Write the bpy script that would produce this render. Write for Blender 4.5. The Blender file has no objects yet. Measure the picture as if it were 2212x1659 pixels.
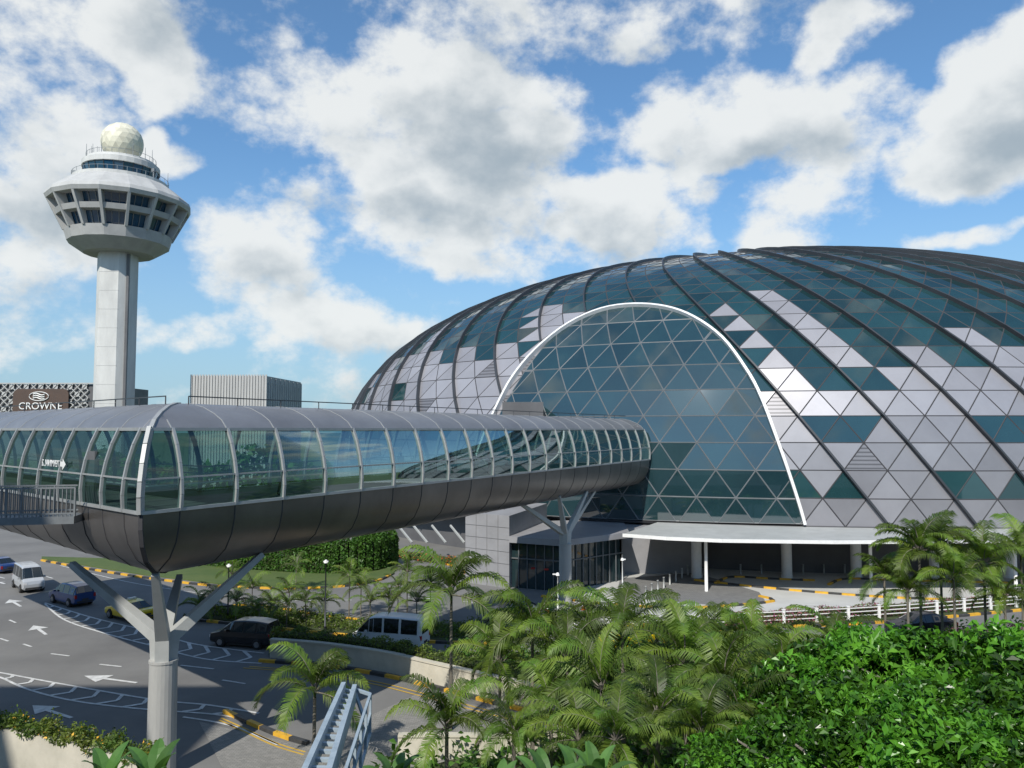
import bpy, bmesh, math, random
import numpy as np
from mathutils import Vector, Matrix
rnd=random.Random(7); nr=np.random.default_rng(5)
S=bpy.context.scene
COL=S.collection
# ---------------- camera model ----------------
F=1661.0; PT=math.radians(3.4); H=14.5
sp,cp=math.sin(PT),math.cos(PT)
def ray(px,py):
    t=(829.5-py)/F; u=(px-1106)/F; d=cp-t*sp
    return (u/d,1.0,(sp+t*cp)/d)
def G(px,py,z=0.0):
    r=ray(px,py); k=(z-H)/r[2]
    return Vector((r[0]*k,k,z))
def AT(px,py,Y):
    r=ray(px,py); return Vector((r[0]*Y,Y,H+r[2]*Y))
cam=bpy.data.cameras.new("camera"); co=bpy.data.objects.new("camera",cam); COL.objects.link(co)
cam.sensor_width=36; cam.lens=36*F/2212; cam.clip_end=4000; cam.clip_start=0.1
co.location=(0,0,H); co.rotation_euler=(math.pi/2+PT,0,0); S.camera=co
S.view_settings.view_transform='Standard'
# ---------------- materials ----------------
def nmat(name):
    m=bpy.data.materials.new(name); m.use_nodes=True
    nt=m.node_tree; return m,nt,nt.nodes["Principled BSDF"]
def pm(name,c1,c2=None,scale=1.0,rough=.6,metal=0,bump=0,spec=.5,detail=5,tint=0,coat=0,stretch=None,louvre=False):
    m,nt,b=nmat(name); N=nt.nodes; L=nt.links
    c2=c2 or tuple(x*.8 for x in c1)
    tc=N.new("ShaderNodeTexCoord"); mp=N.new("ShaderNodeMapping"); L.new(tc.outputs["Object"],mp.inputs[0])
    if stretch: mp.inputs["Scale"].default_value=stretch
    no=N.new("ShaderNodeTexNoise"); no.inputs["Scale"].default_value=scale; no.inputs["Detail"].default_value=detail
    no.inputs["Roughness"].default_value=.65
    L.new(mp.outputs[0],no.inputs["Vector"])
    cr=N.new("ShaderNodeMapRange"); cr.inputs[1].default_value=.3; cr.inputs[2].default_value=.7; L.new(no.outputs[0],cr.inputs[0])
    mx=N.new("ShaderNodeMix"); mx.data_type='RGBA'; mx.inputs[6].default_value=(*c1,1); mx.inputs[7].default_value=(*c2,1)
    L.new(cr.outputs[0],mx.inputs[0]); out=mx.outputs[2]
    if tint:
        at=N.new("ShaderNodeAttribute"); at.attribute_name="tint"
        hs=N.new("ShaderNodeMapRange"); hs.inputs[3].default_value=1-tint; hs.inputs[4].default_value=1+tint
        L.new(at.outputs["Fac"],hs.inputs[0]); fac=hs.outputs[0]
        if louvre:
            sx=N.new("ShaderNodeSeparateXYZ"); L.new(tc.outputs["Object"],sx.inputs[0])
            a=N.new("ShaderNodeMath"); a.operation='MULTIPLY'; a.inputs[1].default_value=16; L.new(sx.outputs[2],a.inputs[0])
            s=N.new("ShaderNodeMath"); s.operation='SINE'; L.new(a.outputs[0],s.inputs[0])
            g=N.new("ShaderNodeMath"); g.operation='GREATER_THAN'; g.inputs[1].default_value=.35; L.new(s.outputs[0],g.inputs[0])
            q=N.new("ShaderNodeMath"); q.operation='LESS_THAN'; q.inputs[1].default_value=.16; L.new(at.outputs["Fac"],q.inputs[0])
            w=N.new("ShaderNodeMath"); w.operation='MULTIPLY'; L.new(g.outputs[0],w.inputs[0]); L.new(q.outputs[0],w.inputs[1])
            z=N.new("ShaderNodeMapRange"); z.inputs[3].default_value=1; z.inputs[4].default_value=.5; L.new(w.outputs[0],z.inputs[0])
            y=N.new("ShaderNodeMath"); y.operation='MULTIPLY'; L.new(fac,y.inputs[0]); L.new(z.outputs[0],y.inputs[1]); fac=y.outputs[0]
        mm=N.new("ShaderNodeVectorMath"); mm.operation='SCALE'; L.new(out,mm.inputs[0]); L.new(fac,mm.inputs[3]); out=mm.outputs[0]
    L.new(out,b.inputs["Base Color"])
    b.inputs["Roughness"].default_value=rough; b.inputs["Metallic"].default_value=metal
    b.inputs["Specular IOR Level"].default_value=spec; b.inputs["Coat Weight"].default_value=coat
    if bump:
        n2=N.new("ShaderNodeTexNoise"); n2.inputs["Scale"].default_value=scale*6; L.new(tc.outputs["Object"],n2.inputs["Vector"])
        bp=N.new("ShaderNodeBump"); bp.inputs["Strength"].default_value=bump; bp.inputs["Distance"].default_value=.05
        L.new(n2.outputs[0],bp.inputs["Height"]); L.new(bp.outputs[0],b.inputs["Normal"])
    return m
def leafmat(name,c1,c2,rough=.45,trans=.3,tint=.45):
    m=pm(name,c1,c2,scale=.8,rough=rough,tint=tint,spec=.35,detail=2); nt=m.node_tree; N=nt.nodes; L=nt.links
    b=N["Principled BSDF"]; o=N["Material Output"]
    t=N.new("ShaderNodeBsdfTranslucent"); src=b.inputs["Base Color"].links[0].from_socket
    g=N.new("ShaderNodeVectorMath"); g.operation='MULTIPLY'; g.inputs[1].default_value=(1.6,1.7,.6); L.new(src,g.inputs[0]); L.new(g.outputs[0],t.inputs[0])
    x=N.new("ShaderNodeMixShader"); x.inputs[0].default_value=trans; L.new(b.outputs[0],x.inputs[1]); L.new(t.outputs[0],x.inputs[2]); L.new(x.outputs[0],o.inputs[0])
    return m
def clearglass(name,tintc,refl,mx=.45):
    m,nt,b=nmat(name); N=nt.nodes; L=nt.links; o=N["Material Output"]
    tr=N.new("ShaderNodeBsdfTransparent"); tr.inputs[0].default_value=(*tintc,1)
    gl=N.new("ShaderNodeBsdfGlossy"); gl.inputs[0].default_value=(.8,.95,.93,1); gl.inputs[1].default_value=.02
    lw=N.new("ShaderNodeLayerWeight"); lw.inputs[0].default_value=.25
    mr=N.new("ShaderNodeMapRange"); mr.inputs[3].default_value=refl; mr.inputs[4].default_value=mx; L.new(lw.outputs[0],mr.inputs[0])
    x=N.new("ShaderNodeMixShader"); L.new(mr.outputs[0],x.inputs[0]); L.new(tr.outputs[0],x.inputs[1]); L.new(gl.outputs[0],x.inputs[2]); L.new(x.outputs[0],o.inputs[0])
    return m
M={}
M['asphalt']=pm("asphalt",(.2,.197,.19),(.14,.138,.135),scale=.16,rough=.9,bump=.15,detail=10,spec=.2)
M['grass']=pm("grass",(.05,.09,.02),(.09,.12,.03),scale=.3,rough=.9)
M['soil']=pm("soil",(.05,.07,.02),(.03,.04,.015),scale=1.2,rough=.95)
M['concrete']=pm("concrete",(.46,.46,.45),(.36,.36,.355),scale=.5,rough=.8,bump=.1,stretch=(1,1,.25))
M['towerc']=pm("tower_concrete",(.58,.58,.56),(.43,.43,.42),scale=.35,rough=.8,stretch=(1,1,.3))
M['podc']=pm("pod_concrete",(.4,.4,.39),(.3,.3,.3),scale=.3,rough=.8)
M['cream']=pm("cream_wall",(.6,.56,.47),(.42,.4,.33),scale=.7,rough=.85)
M['forec']=pm("forecourt_concrete",(.52,.52,.5),(.4,.4,.385),scale=.2,rough=.85,detail=8)
M['white']=pm("white_paint",(.78,.78,.77),(.68,.68,.67),scale=2,rough=.45)
M['mark']=pm("road_paint",(.7,.7,.68),(.42,.42,.41),scale=2.5,rough=.8,detail=8)
M['ymark']=pm("yellow_road_paint",(.6,.38,.05),(.45,.28,.04),scale=2.5,rough=.8)
M['yellow']=pm("yellow_paint",(.75,.42,.03),(.5,.28,.03),scale=3,rough=.6,detail=8)
M['black']=pm("black_paint",(.025,.025,.025),(.06,.06,.06),scale=3,rough=.6,detail=8)
M['steel']=pm("grey_steel",(.24,.26,.27),(.19,.2,.21),scale=2,rough=.45,metal=.3)
M['bsteel']=pm("painted_blue_grey_steel",(.36,.43,.48),(.24,.3,.35),scale=3,rough=.45,detail=8)
M['pillar']=pm("pillar_concrete",(.42,.42,.4),(.29,.29,.28),scale=.8,rough=.8,stretch=(1,1,.3),detail=8)
M['arm']=pm("pillar_arm_paint",(.42,.43,.42),(.33,.34,.33),scale=.7,rough=.5)
M['roofm']=pm("bridge_roof_metal",(.3,.3,.31),(.21,.21,.22),scale=.35,rough=.42,metal=.5,tint=.1,detail=8)
M['belly']=pm("bridge_belly_metal",(.2,.185,.175),(.13,.12,.115),scale=.35,rough=.35,metal=.6,tint=.12,detail=7)
M['bglass']=clearglass("bridge_glass",(.44,.6,.57),.06,.38)
M['mull']=pm("window_frame_metal",(.36,.37,.37),(.28,.29,.29),scale=1,rough=.45,metal=.2)
M['bfloor']=pm("bridge_floor",(.13,.13,.13),(.1,.1,.1),scale=1,rough=.6)
M['panel']=pm("cladding_panel",(.34,.335,.355),(.25,.245,.262),scale=.1,rough=.42,metal=.4,tint=.28,louvre=True,detail=7)
M['dglass']=pm("dome_glass",(.008,.032,.038),(.016,.05,.055),scale=.12,rough=.03,spec=.75,tint=.35)
M['aglass']=pm("arch_glass",(.01,.028,.036),(.018,.048,.055),scale=.1,rough=.03,spec=.9,tint=.2)
for k in('dglass','aglass'): M[k].node_tree.nodes["Principled BSDF"].inputs["IOR"].default_value=1.7
M['frame']=pm("dome_frame",(.06,.06,.065),(.045,.045,.05),scale=1,rough=.7,spec=.2)
M['aframe']=pm("arch_frame_metal",(.13,.14,.15),(.1,.11,.115),scale=1,rough=.5)
M['rib']=pm("dome_rib",(.05,.055,.065),(.035,.04,.045),scale=.5,rough=.45,metal=.1)
M['darkwall']=pm("dark_wall",(.12,.12,.125),(.08,.08,.085),scale=.3,rough=.6)
M['greywall']=brick("grey_stone_wall",(.3,.3,.315),(.25,.25,.26),(.16,.16,.17),.8) if False else pm("grey_stone_wall",(.3,.3,.315),(.23,.23,.24),scale=.4,rough=.6)
M['eglass']=pm("dark_window_glass",(.015,.03,.035),(.02,.04,.045),scale=.2,rough=.04,spec=.8)
M['tglass']=pm("tower_window_glass",(.01,.05,.1),(.02,.07,.13),scale=.5,rough=.05,spec=1)
M['radome']=pm("radome_panel",(.66,.63,.5),(.58,.55,.44),scale=.4,rough=.65,tint=.16)
M['palm']=leafmat("palm_leaf",(.065,.135,.02),(.14,.19,.03),tint=.6,trans=.35)
M['leaf']=leafmat("tree_leaf",(.035,.12,.012),(.09,.22,.02),rough=.3,tint=.75,trans=.28)
M['hedge']=leafmat("hedge_leaf",(.04,.11,.018),(.07,.15,.022),tint=.55)
M['banana']=leafmat("banana_leaf",(.09,.19,.05),(.06,.14,.03),tint=.3)
M['shrub']=leafmat("shrub_leaf",(.07,.13,.025),(.13,.16,.03),tint=.5)
M['pink']=leafmat("bougainvillea_petal",(.4,.1,.25),(.25,.12,.1),tint=.5)
M['trunk']=pm("palm_trunk",(.2,.18,.15),(.12,.11,.09),scale=3,rough=.9,stretch=(1,1,6))
M['tyre']=pm("tyre_rubber",(.02,.02,.02),(.03,.03,.03),rough=.8)
M['rim']=pm("wheel_rim",(.4,.4,.42),(.3,.3,.3),rough=.3,metal=.8)
M['vglass']=pm("vehicle_glass",(.01,.013,.015),(.015,.02,.02),rough=.04,spec=1)
M['lampw']=pm("headlight_lens",(.7,.7,.72),(.6,.6,.6),rough=.15)
M['lampr']=pm("tail_light_lens",(.4,.02,.02),(.3,.02,.02),rough=.2)
M['brown']=pm("sign_brown",(.07,.045,.035),(.09,.055,.04),scale=.5,rough=.5)
M['orange']=pm("orange_plastic",(.7,.12,.02),(.6,.1,.02),rough=.5)
def brick(name,c1,c2,mort,sc,rough=.8):
    m,nt,b=nmat(name); N=nt.nodes; L=nt.links
    tc=N.new("ShaderNodeTexCoord"); br=N.new("ShaderNodeTexBrick"); L.new(tc.outputs["Object"],br.inputs[0])
    br.inputs["Color1"].default_value=(*c1,1); br.inputs["Color2"].default_value=(*c2,1); br.inputs["Mortar"].default_value=(*mort,1)
    br.inputs["Scale"].default_value=sc; br.inputs["Mortar Size"].default_value=.015
    L.new(br.outputs[0],b.inputs["Base Color"]); b.inputs["Roughness"].default_value=rough; return m
M['bpave']=brick("brick_paving",(.27,.26,.24),(.2,.195,.18),(.1,.1,.1),2.2)
M['dpave']=brick("dark_paving",(.16,.16,.16),(.2,.2,.195),(.09,.09,.09),1.2)
# ---------------- object helpers ----------------
class MB:
    def __init__(s): s.v=[];s.f=[];s.m=[];s.t=[]
    def add(s,vs,fs,m=0,t=None):
        o=len(s.v); s.v+= [tuple(v) for v in vs]
        for f in fs: s.f.append([i+o for i in f]); s.m.append(m); s.t.append(.5 if t is None else t)
    def frame(s,c,ex,ey,ez,m=0,t=None):
        c=Vector(c); P=[c+ex*a+ey*b+ez*d for d in(-1,1) for a,b in((-1,-1),(1,-1),(1,1),(-1,1))]
        s.add(P,[(3,2,1,0),(4,5,6,7),(0,1,5,4),(1,2,6,5),(2,3,7,6),(3,0,4,7)],m,t)
    def box(s,c,sz,rz=0,m=0):
        ca,sa=math.cos(rz),math.sin(rz)
        s.frame(c,Vector((ca,sa,0))*sz[0]/2,Vector((-sa,ca,0))*sz[1]/2,Vector((0,0,sz[2]/2)),m)
    def beam(s,a,b,w,h=None,m=0,up=(0,0,1),w2=None):
        a=Vector(a);b=Vector(b);h=h or w; d=(b-a).normalized(); u=Vector(up)
        if abs(d.dot(u))>.98:u=Vector((1,0,0))
        x=d.cross(u).normalized(); y=x.cross(d)
        w2=w2 or 1
        P=[]
        for p,k in((a,1),(b,w2)):
            for q,r in((-1,-1),(1,-1),(1,1),(-1,1)): P.append(p+x*q*w/2*k+y*r*h/2*k)
        s.add(P,[(3,2,1,0),(4,5,6,7),(0,1,5,4),(1,2,6,5),(2,3,7,6),(3,0,4,7)],m)
    def tube(s,pts,r,n=8,m=0,cap=True):
        pts=[Vector(p) for p in pts]; R=r if isinstance(r,(list,tuple)) else [r]*len(pts); V=[]
        for i,p in enumerate(pts):
            d=(pts[min(i+1,len(pts)-1)]-pts[max(i-1,0)]).normalized(); u=Vector((0,0,1)) if abs(d.z)<.95 else Vector((1,0,0))
            x=d.cross(u).normalized(); y=x.cross(d)
            for k in range(n):
                a=2*math.pi*k/n; V.append(p+x*math.cos(a)*R[i]+y*math.sin(a)*R[i])
        Fs=[(i*n+k,i*n+(k+1)%n,(i+1)*n+(k+1)%n,(i+1)*n+k) for i in range(len(pts)-1) for k in range(n)]
        if cap: Fs+= [tuple(range(n)),tuple((len(pts)-1)*n+k for k in range(n-1,-1,-1))]
        s.add(V,Fs,m)
    def rev(s,prof,n,m=0,rot=0,c=(0,0)):
        V=[];k=len(prof)
        for i in range(n):
            a=2*math.pi*(i/n)+rot
            for r,z in prof: V.append((c[0]+r*math.cos(a),c[1]+r*math.sin(a),z))
        s.add(V,[(i*k+j,((i+1)%n)*k+j,((i+1)%n)*k+j+1,i*k+j+1) for i in range(n) for j in range(k-1)],m)
    def poly(s,pts,m=0): s.add(pts,[tuple(range(len(pts)))],m)
    def slab(s,pts,z0,z1,m=0):
        n=len(pts); V=[(p[0],p[1],z0) for p in pts]+[(p[0],p[1],z1) for p in pts]
        s.add(V,[tuple(range(n-1,-1,-1)),tuple(range(n,2*n))]+[(i,(i+1)%n,(i+1)%n+n,i+n) for i in range(n)],m)
    def mesh(s,name,mats,smooth=False):
        me=bpy.data.meshes.new(name); me.from_pydata(s.v,[],s.f)
        for k in mats: me.materials.append(M[k] if isinstance(k,str) else k)
        me.polygons.foreach_set("material_index",s.m)
        if smooth: me.polygons.foreach_set("use_smooth",[True]*len(s.f))
        a=me.attributes.new("tint",'FLOAT','FACE'); a.data.foreach_set("value",s.t)
        me.validate(); me.update(); return me
def meta(o,label=None,category=None,kind=None,group=None):
    if label:o["label"]=label
    if category:o["category"]=category
    if kind:o["kind"]=kind
    if group:o["group"]=group
def ob(name,data,loc=(0,0,0),rot=(0,0,0),parent=None,world=False,scale=None,**k):
    o=bpy.data.objects.new(name,data); COL.objects.link(o); o.location=loc; o.rotation_euler=rot
    if scale:o.scale=scale
    if parent:
        o.parent=parent
        if world:o.matrix_parent_inverse=Matrix.Translation(-Vector(parent.location))
    meta(o,**k); return o
def empty(name,loc,rz=0,**k):
    o=bpy.data.objects.new(name,None); COL.objects.link(o); o.location=loc; o.rotation_euler=(0,0,rz); o.empty_display_size=.3; meta(o,**k); return o
def textmesh(s,size,ext=.02,align='CENTER'):
    c=bpy.data.curves.new("t",'FONT'); c.body=s; c.size=size; c.extrude=ext; c.align_x=align
    o=bpy.data.objects.new("t",c); COL.objects.link(o); bpy.context.view_layer.update()
    me=bpy.data.meshes.new_from_object(o.evaluated_get(bpy.context.evaluated_depsgraph_get())); bpy.data.objects.remove(o); return me
def resample(pts,step):
    pts=[Vector(p) for p in pts]; out=[pts[0]]
    cum=[0]
    for a,b in zip(pts,pts[1:]): cum.append(cum[-1]+(b-a).length)
    n=max(1,round(cum[-1]/step))
    for i in range(1,n+1):
        t=cum[-1]*i/n; j=0
        while j<len(cum)-2 and cum[j+1]<t:j+=1
        out.append(pts[j].lerp(pts[j+1],(t-cum[j])/max(1e-6,cum[j+1]-cum[j])))
    return out
def spline(pts,sub=6):
    P=[Vector(p) for p in pts]; out=[]
    for i in range(len(P)-1):
        a=P[max(i-1,0)];b=P[i];c=P[i+1];d=P[min(i+2,len(P)-1)]
        for k in range(sub):
            t=k/sub; out.append(.5*((2*b)+(c-a)*t+(2*a-5*b+4*c-d)*t*t+(-a+3*b-3*c+d)*t**3))
    out.append(P[-1]); return out
# ---------------- leaves ----------------
def leafmesh(name,C,size,mats,asp=.5,up=.4,mi=None,outward=None,tn=None):
    C=np.asarray(C,dtype=float); n=len(C)
    a=nr.normal(size=(n,3)); a[:,2]*=.6; a/=np.linalg.norm(a,axis=1)[:,None]
    nn=nr.normal(size=(n,3))*.7; nn[:,2]+=up
    if outward is not None: nn+=outward*1.0
    b=np.cross(a,nn); b/=np.linalg.norm(b,axis=1)[:,None]+1e-6
    sz=(size*(.6+.8*nr.random(n)))[:,None]
    dr=np.zeros((n,3)); dr[:,2]=-.25
    V=np.stack([C-a*sz*.5,C+b*sz*asp*.5+a*sz*.05,C+a*sz*.5+dr*sz,C-b*sz*asp*.5+a*sz*.05],1).reshape(-1,3)
    me=bpy.data.meshes.new(name)
    me.from_pydata(V.tolist(),[],np.arange(4*n).reshape(n,4).tolist())
    for k in mats: me.materials.append(M[k])
    if mi is not None: me.polygons.foreach_set("material_index",mi)
    at=me.attributes.new("tint",'FLOAT','FACE'); at.data.foreach_set("value",nr.random(n) if tn is None else np.clip(tn+nr.normal(size=n)*.18,0,1))
    me.update(); return me
def clumpy(n,rx,rz,nc,cr,zc):
    d=nr.normal(size=(nc,3)); d/=np.linalg.norm(d,axis=1)[:,None]; d[:,2]=np.abs(d[:,2])*1.1-.35
    rr=.6+.5*nr.random(nc)
    cc=d*rr[:,None]*np.array([rx,rx,rz]); 
    k=nr.integers(0,nc,n); e=nr.normal(size=(n,3)); e/=np.linalg.norm(e,axis=1)[:,None]
    e*= (nr.random(n)**.35)[:,None]*cr*(.55+.9*nr.random(nc))[k][:,None]; e[:,2]*=.6
    P=cc[k]+e; P[:,2]+=zc
    return P,e/(np.linalg.norm(e,axis=1)[:,None]+1e-6),nr.random(nc)[k]
# ================= WORLD =================
sun=Vector((-.26,-.68,.68)).normalized()
W=bpy.data.worlds.new("World"); S.world=W; W.use_nodes=True; nt=W.node_tree; N=nt.nodes; L=nt.links
try: W.cycles.sampling_method='NONE'
except Exception: pass
bg=N["Background"]; bg.inputs[1].default_value=.1
sky=N.new("ShaderNodeTexSky"); sky.sky_type='NISHITA'; sky.sun_disc=False; sky.sun_elevation=math.asin(sun.z); sky.sun_rotation=math.atan2(sun.x,sun.y)%(2*math.pi)
sky.air_density=1.0; sky.dust_density=.5; sky.ozone_density=2.0
def mth(op,a,b=None,c=None,clamp=False):
    n=N.new("ShaderNodeMath"); n.operation=op; n.use_clamp=clamp
    for i,x in enumerate((a,b,c)):
        if x is None: continue
        if isinstance(x,(int,float)): n.inputs[i].default_value=x
        else: L.new(x,n.inputs[i])
    return n.outputs[0]
def vm(op,a,b):
    n=N.new("ShaderNodeVectorMath"); n.operation=op
    for i,x in enumerate((a,b)):
        if isinstance(x,tuple): n.inputs[i].default_value=x
        else: L.new(x,n.inputs[i])
    return n
tc=N.new("ShaderNodeTexCoord"); D0=tc.outputs["Generated"]
blobs=[(920,270,350,180,.46),(820,430,290,90,.34),(1010,70,180,90,.3),(1300,40,360,120,.36),(40,180,140,240,.36),(290,125,110,75,.4),
(60,540,190,170,.36),(545,540,130,140,.42),(365,360,55,40,.3),(190,290,70,60,.42),(300,315,50,60,.4),(1050,530,320,100,.4),(790,500,90,80,.36),
(640,690,270,70,.32),(400,690,130,70,.4),(1590,270,250,110,.44),(1800,300,210,110,.42),(2090,290,210,100,.48),(1370,430,120,90,.42),
(1510,490,100,70,.38),(1730,450,120,95,.45),(1880,70,80,80,.45),(2200,170,90,120,.42),(2070,515,100,24,.36),(100,700,260,60,.26)]
dark=[(1000,330,240,90,1.0),(800,440,260,60,.8),(30,400,110,130,.7),(1300,110,280,70,.7),(1700,330,260,60,.6),(2080,330,170,55,.6),(1150,560,250,60,.5),(560,610,120,70,.5),(80,640,160,60,.5)]
wn=N.new("ShaderNodeTexNoise"); wn.inputs["Scale"].default_value=9; wn.inputs["Detail"].default_value=2; L.new(D0,wn.inputs["Vector"])
w_=vm('ADD',D0,vm('MULTIPLY',vm('SUBTRACT',wn.outputs["Color"],(.5,.5,.5)).outputs[0],(.15,.15,.12)).outputs[0]).outputs[0]
def field(bl,v,lo,hi):
    acc=None
    for px,py,rx,ry,st in bl:
        c=Vector(ray(px,py)).normalized()
        n=N.new("ShaderNodeVectorMath"); n.operation='MULTIPLY_ADD'; s=(F/rx*.9,.8,F/ry*.9); L.new(v,n.inputs[0]); n.inputs[1].default_value=s; n.inputs[2].default_value=tuple(-c[i]*s[i] for i in range(3))
        ln=N.new("ShaderNodeVectorMath"); ln.operation='LENGTH'; L.new(n.outputs[0],ln.inputs[0])
        mr=N.new("ShaderNodeMapRange"); mr.interpolation_type='SMOOTHSTEP'; mr.inputs[1].default_value=lo; mr.inputs[2].default_value=hi; mr.inputs[3].default_value=st; mr.inputs[4].default_value=0
        L.new(ln.outputs["Value"],mr.inputs[0])
        acc=mr.outputs[0] if acc is None else mth('MAXIMUM',acc,mr.outputs[0])
    return acc
sc=vm('MULTIPLY',D0,(1,1,1.35)).outputs[0]
n1=N.new("ShaderNodeTexNoise"); n1.inputs["Scale"].default_value=6.5; n1.inputs["Detail"].default_value=9; n1.inputs["Roughness"].default_value=.6; L.new(sc,n1.inputs["Vector"])
sc2=vm('ADD',sc,(-.02,0,.035)).outputs[0]
n2=N.new("ShaderNodeTexNoise"); n2.inputs["Scale"].default_value=6.5; n2.inputs["Detail"].default_value=6; n2.inputs["Roughness"].default_value=.54; L.new(sc2,n2.inputs["Vector"])
sep=N.new("ShaderNodeSeparateXYZ"); L.new(D0,sep.inputs[0])
acc=mth('MAXIMUM',field(blobs,w_,.3,1.4),mth('MULTIPLY',mth('LESS_THAN',sep.outputs[1],.45),.06))
d1=mth('ADD',acc,mth('MULTIPLY',mth('SUBTRACT',n1.outputs[0],.5),1.7))
cov=N.new("ShaderNodeMapRange"); cov.interpolation_type='SMOOTHSTEP'; cov.inputs[1].default_value=.09; cov.inputs[2].default_value=.38; L.new(d1,cov.inputs[0])
dk=field(dark,w_,.2,1.3)
sh_=mth('ADD',mth('MULTIPLY',mth('SUBTRACT',n2.outputs[0],.5),3.0),mth('MULTIPLY',dk,.72))
shd=N.new("ShaderNodeMapRange"); shd.interpolation_type='SMOOTHSTEP'; shd.inputs[1].default_value=-.05; shd.inputs[2].default_value=1.0; L.new(sh_,shd.inputs[0])
ccol=N.new("ShaderNodeMix"); ccol.data_type='RGBA'; ccol.inputs[6].default_value=(8.7,8.9,8.8,1); ccol.inputs[7].default_value=(3.9,4.6,5.1,1); L.new(shd.outputs[0],ccol.inputs[0])
hz=N.new("ShaderNodeMapRange"); hz.inputs[1].default_value=-.02; hz.inputs[2].default_value=.36; hz.inputs[3].default_value=.8; hz.inputs[4].default_value=0.06; hz.interpolation_type='SMOOTHSTEP'; L.new(sep.outputs[2],hz.inputs[0])
skm=vm('MULTIPLY',sky.outputs[0],(.92,1.32,1.55)).outputs[0]
skh=N.new("ShaderNodeMix"); skh.data_type='RGBA'; L.new(hz.outputs[0],skh.inputs[0]); L.new(skm,skh.inputs[6]); skh.inputs[7].default_value=(3.6,5.2,6.6,1)
fin=N.new("ShaderNodeMix"); fin.data_type='RGBA'; L.new(mth('MULTIPLY',cov.outputs[0],.93),fin.inputs[0]); L.new(skh.outputs[2],fin.inputs[6]); L.new(ccol.outputs[2],fin.inputs[7])
L.new(fin.outputs[2],bg.inputs[0])
sl=bpy.data.lights.new("sun",'SUN'); sl.energy=5.0; sl.angle=math.radians(.5); sl.color=(1,.95,.86)
so=bpy.data.objects.new("sun",sl); COL.objects.link(so); so.rotation_euler=sun.to_track_quat('Z','Y').to_euler(); so.location=(0,0,100)
# ================= GROUND =================
def sheet(name,pts,mat,z,label,cat):
    b=MB(); b.poly([(p[0],p[1],z) for p in pts]); ob(name,b.mesh(name,[mat]),kind="structure",label=label,category=cat)
sheet("ground",[(-3000,-3000),(3000,-3000),(3000,3500),(-3000,3500)],'grass',0,"flat green ground reaching the horizon","ground")
sheet("road",[(-190,12),(110,12),(110,138),(-190,138)],'asphalt',.012,"grey asphalt airport road with several lanes","road")
sheet("forecourt",[G(x,y) for x,y in((1290,1312),(1480,1338),(1700,1335),(1900,1322),(2300,1300),(2600,1270),(2600,1225),(1300,1225),(1180,1290))],'forec',.03,"light concrete drop-off forecourt before the dome","forecourt")
sheet("dark_pavement",[G(x,y) for x,y in((1330,1290),(1540,1308),(1655,1302),(1640,1280),(1560,1255),(1500,1238),(1340,1250))],'dpave',.042,"dark grey paved plaza by the glass entrance","pavement")
sheet("brick_pavement",[G(x,y) for x,y in((900,1500),(1060,1530),(1210,1565),(1230,1660),(1000,1690),(700,1690),(480,1660),(430,1560),(560,1590),(660,1612))],'bpave',.03,"grey brick paved lay-by beside the road","pavement")
def island(pts,label,mat='soil',h=.12):
    b=MB(); b.slab([G(x,y) for x,y in pts],.0,h); ob("traffic_island",b.mesh("traffic_island",[mat]),kind="structure",label=label,category="traffic island")
island([(395,1332),(600,1355),(780,1374),(900,1384),(1080,1390),(1180,1380),(1060,1352),(860,1352),(700,1335),(600,1318),(520,1312),(440,1318)],"planted median island between two roads")
island([(90,1208),(310,1243),(500,1266),(700,1270),(830,1252),(860,1230),(830,1190),(550,1196),(300,1210),(90,1204)],"grassy bank behind the curving road",'grass')
island([(1230,1395),(1560,1358),(1900,1343),(2300,1310),(2300,1290),(1900,1322),(1560,1340),(1240,1355)],"narrow planted strip beside the forecourt")
island([(585,1407),(760,1425),(900,1450),(1070,1490),(1215,1530),(1400,1480),(2700,1420),(2700,1385),(1900,1385),(1400,1412),(900,1412),(700,1400)],"raised planting bed above the lower road")
island([(820,1690),(1000,1640),(1240,1600),(1215,1560),(1500,1480),(2900,1420),(2900,2300),(600,2300)],"dense green planting bed below the terminal")
def kerb(pts,label,sub=6):
    P=resample(spline([G(x,y) for x,y in pts],sub),1.1); b=MB()
    for i in range(len(P)-1):
        a,c=P[i],P[i+1]; d=(c-a).normalized(); m=i%2
        b.beam(a+Vector((0,0,.09))+d*.004,c+Vector((0,0,.09))-d*.004,.24,.2,m=m)
    ob("kerb",b.mesh("kerb",['yellow','black']),kind="structure",label=label,category="kerb",group="striped road kerbs")
kl="yellow and black striped concrete kerb"
for p in [[(90,1212),(200,1232),(310,1249),(450,1266),(600,1273),(720,1270),(810,1258),(850,1240)],
 [(400,1338),(440,1343),(600,1360),(780,1378),(900,1388),(1080,1394)],[(1230,1398),(1400,1375),(1560,1362),(1900,1347),(2230,1318)],
 [(560,1430),(700,1441),(830,1462),(930,1486),(1070,1522),(1225,1560)],[(485,1540),(530,1560),(600,1590),(665,1610)],
 [(1170,1290),(1300,1306),(1450,1315),(1560,1312),(1660,1303),(1670,1297),(1640,1290)],
 [(1500,1255),(1560,1262),(1700,1276),(1850,1288),(2000,1296),(2230,1300)],[(1545,1262),(1580,1248),(1660,1252),(1760,1256)],[(1790,1265),(1830,1252),(1950,1256),(2230,1262)],
 [(440,1318),(520,1310),(600,1316),(700,1333),(860,1350)],[(835,1195),(900,1208),(980,1224),(1005,1240)],[(560,1190),(700,1180),(800,1172)]]:
    kerb(p,kl)
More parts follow.
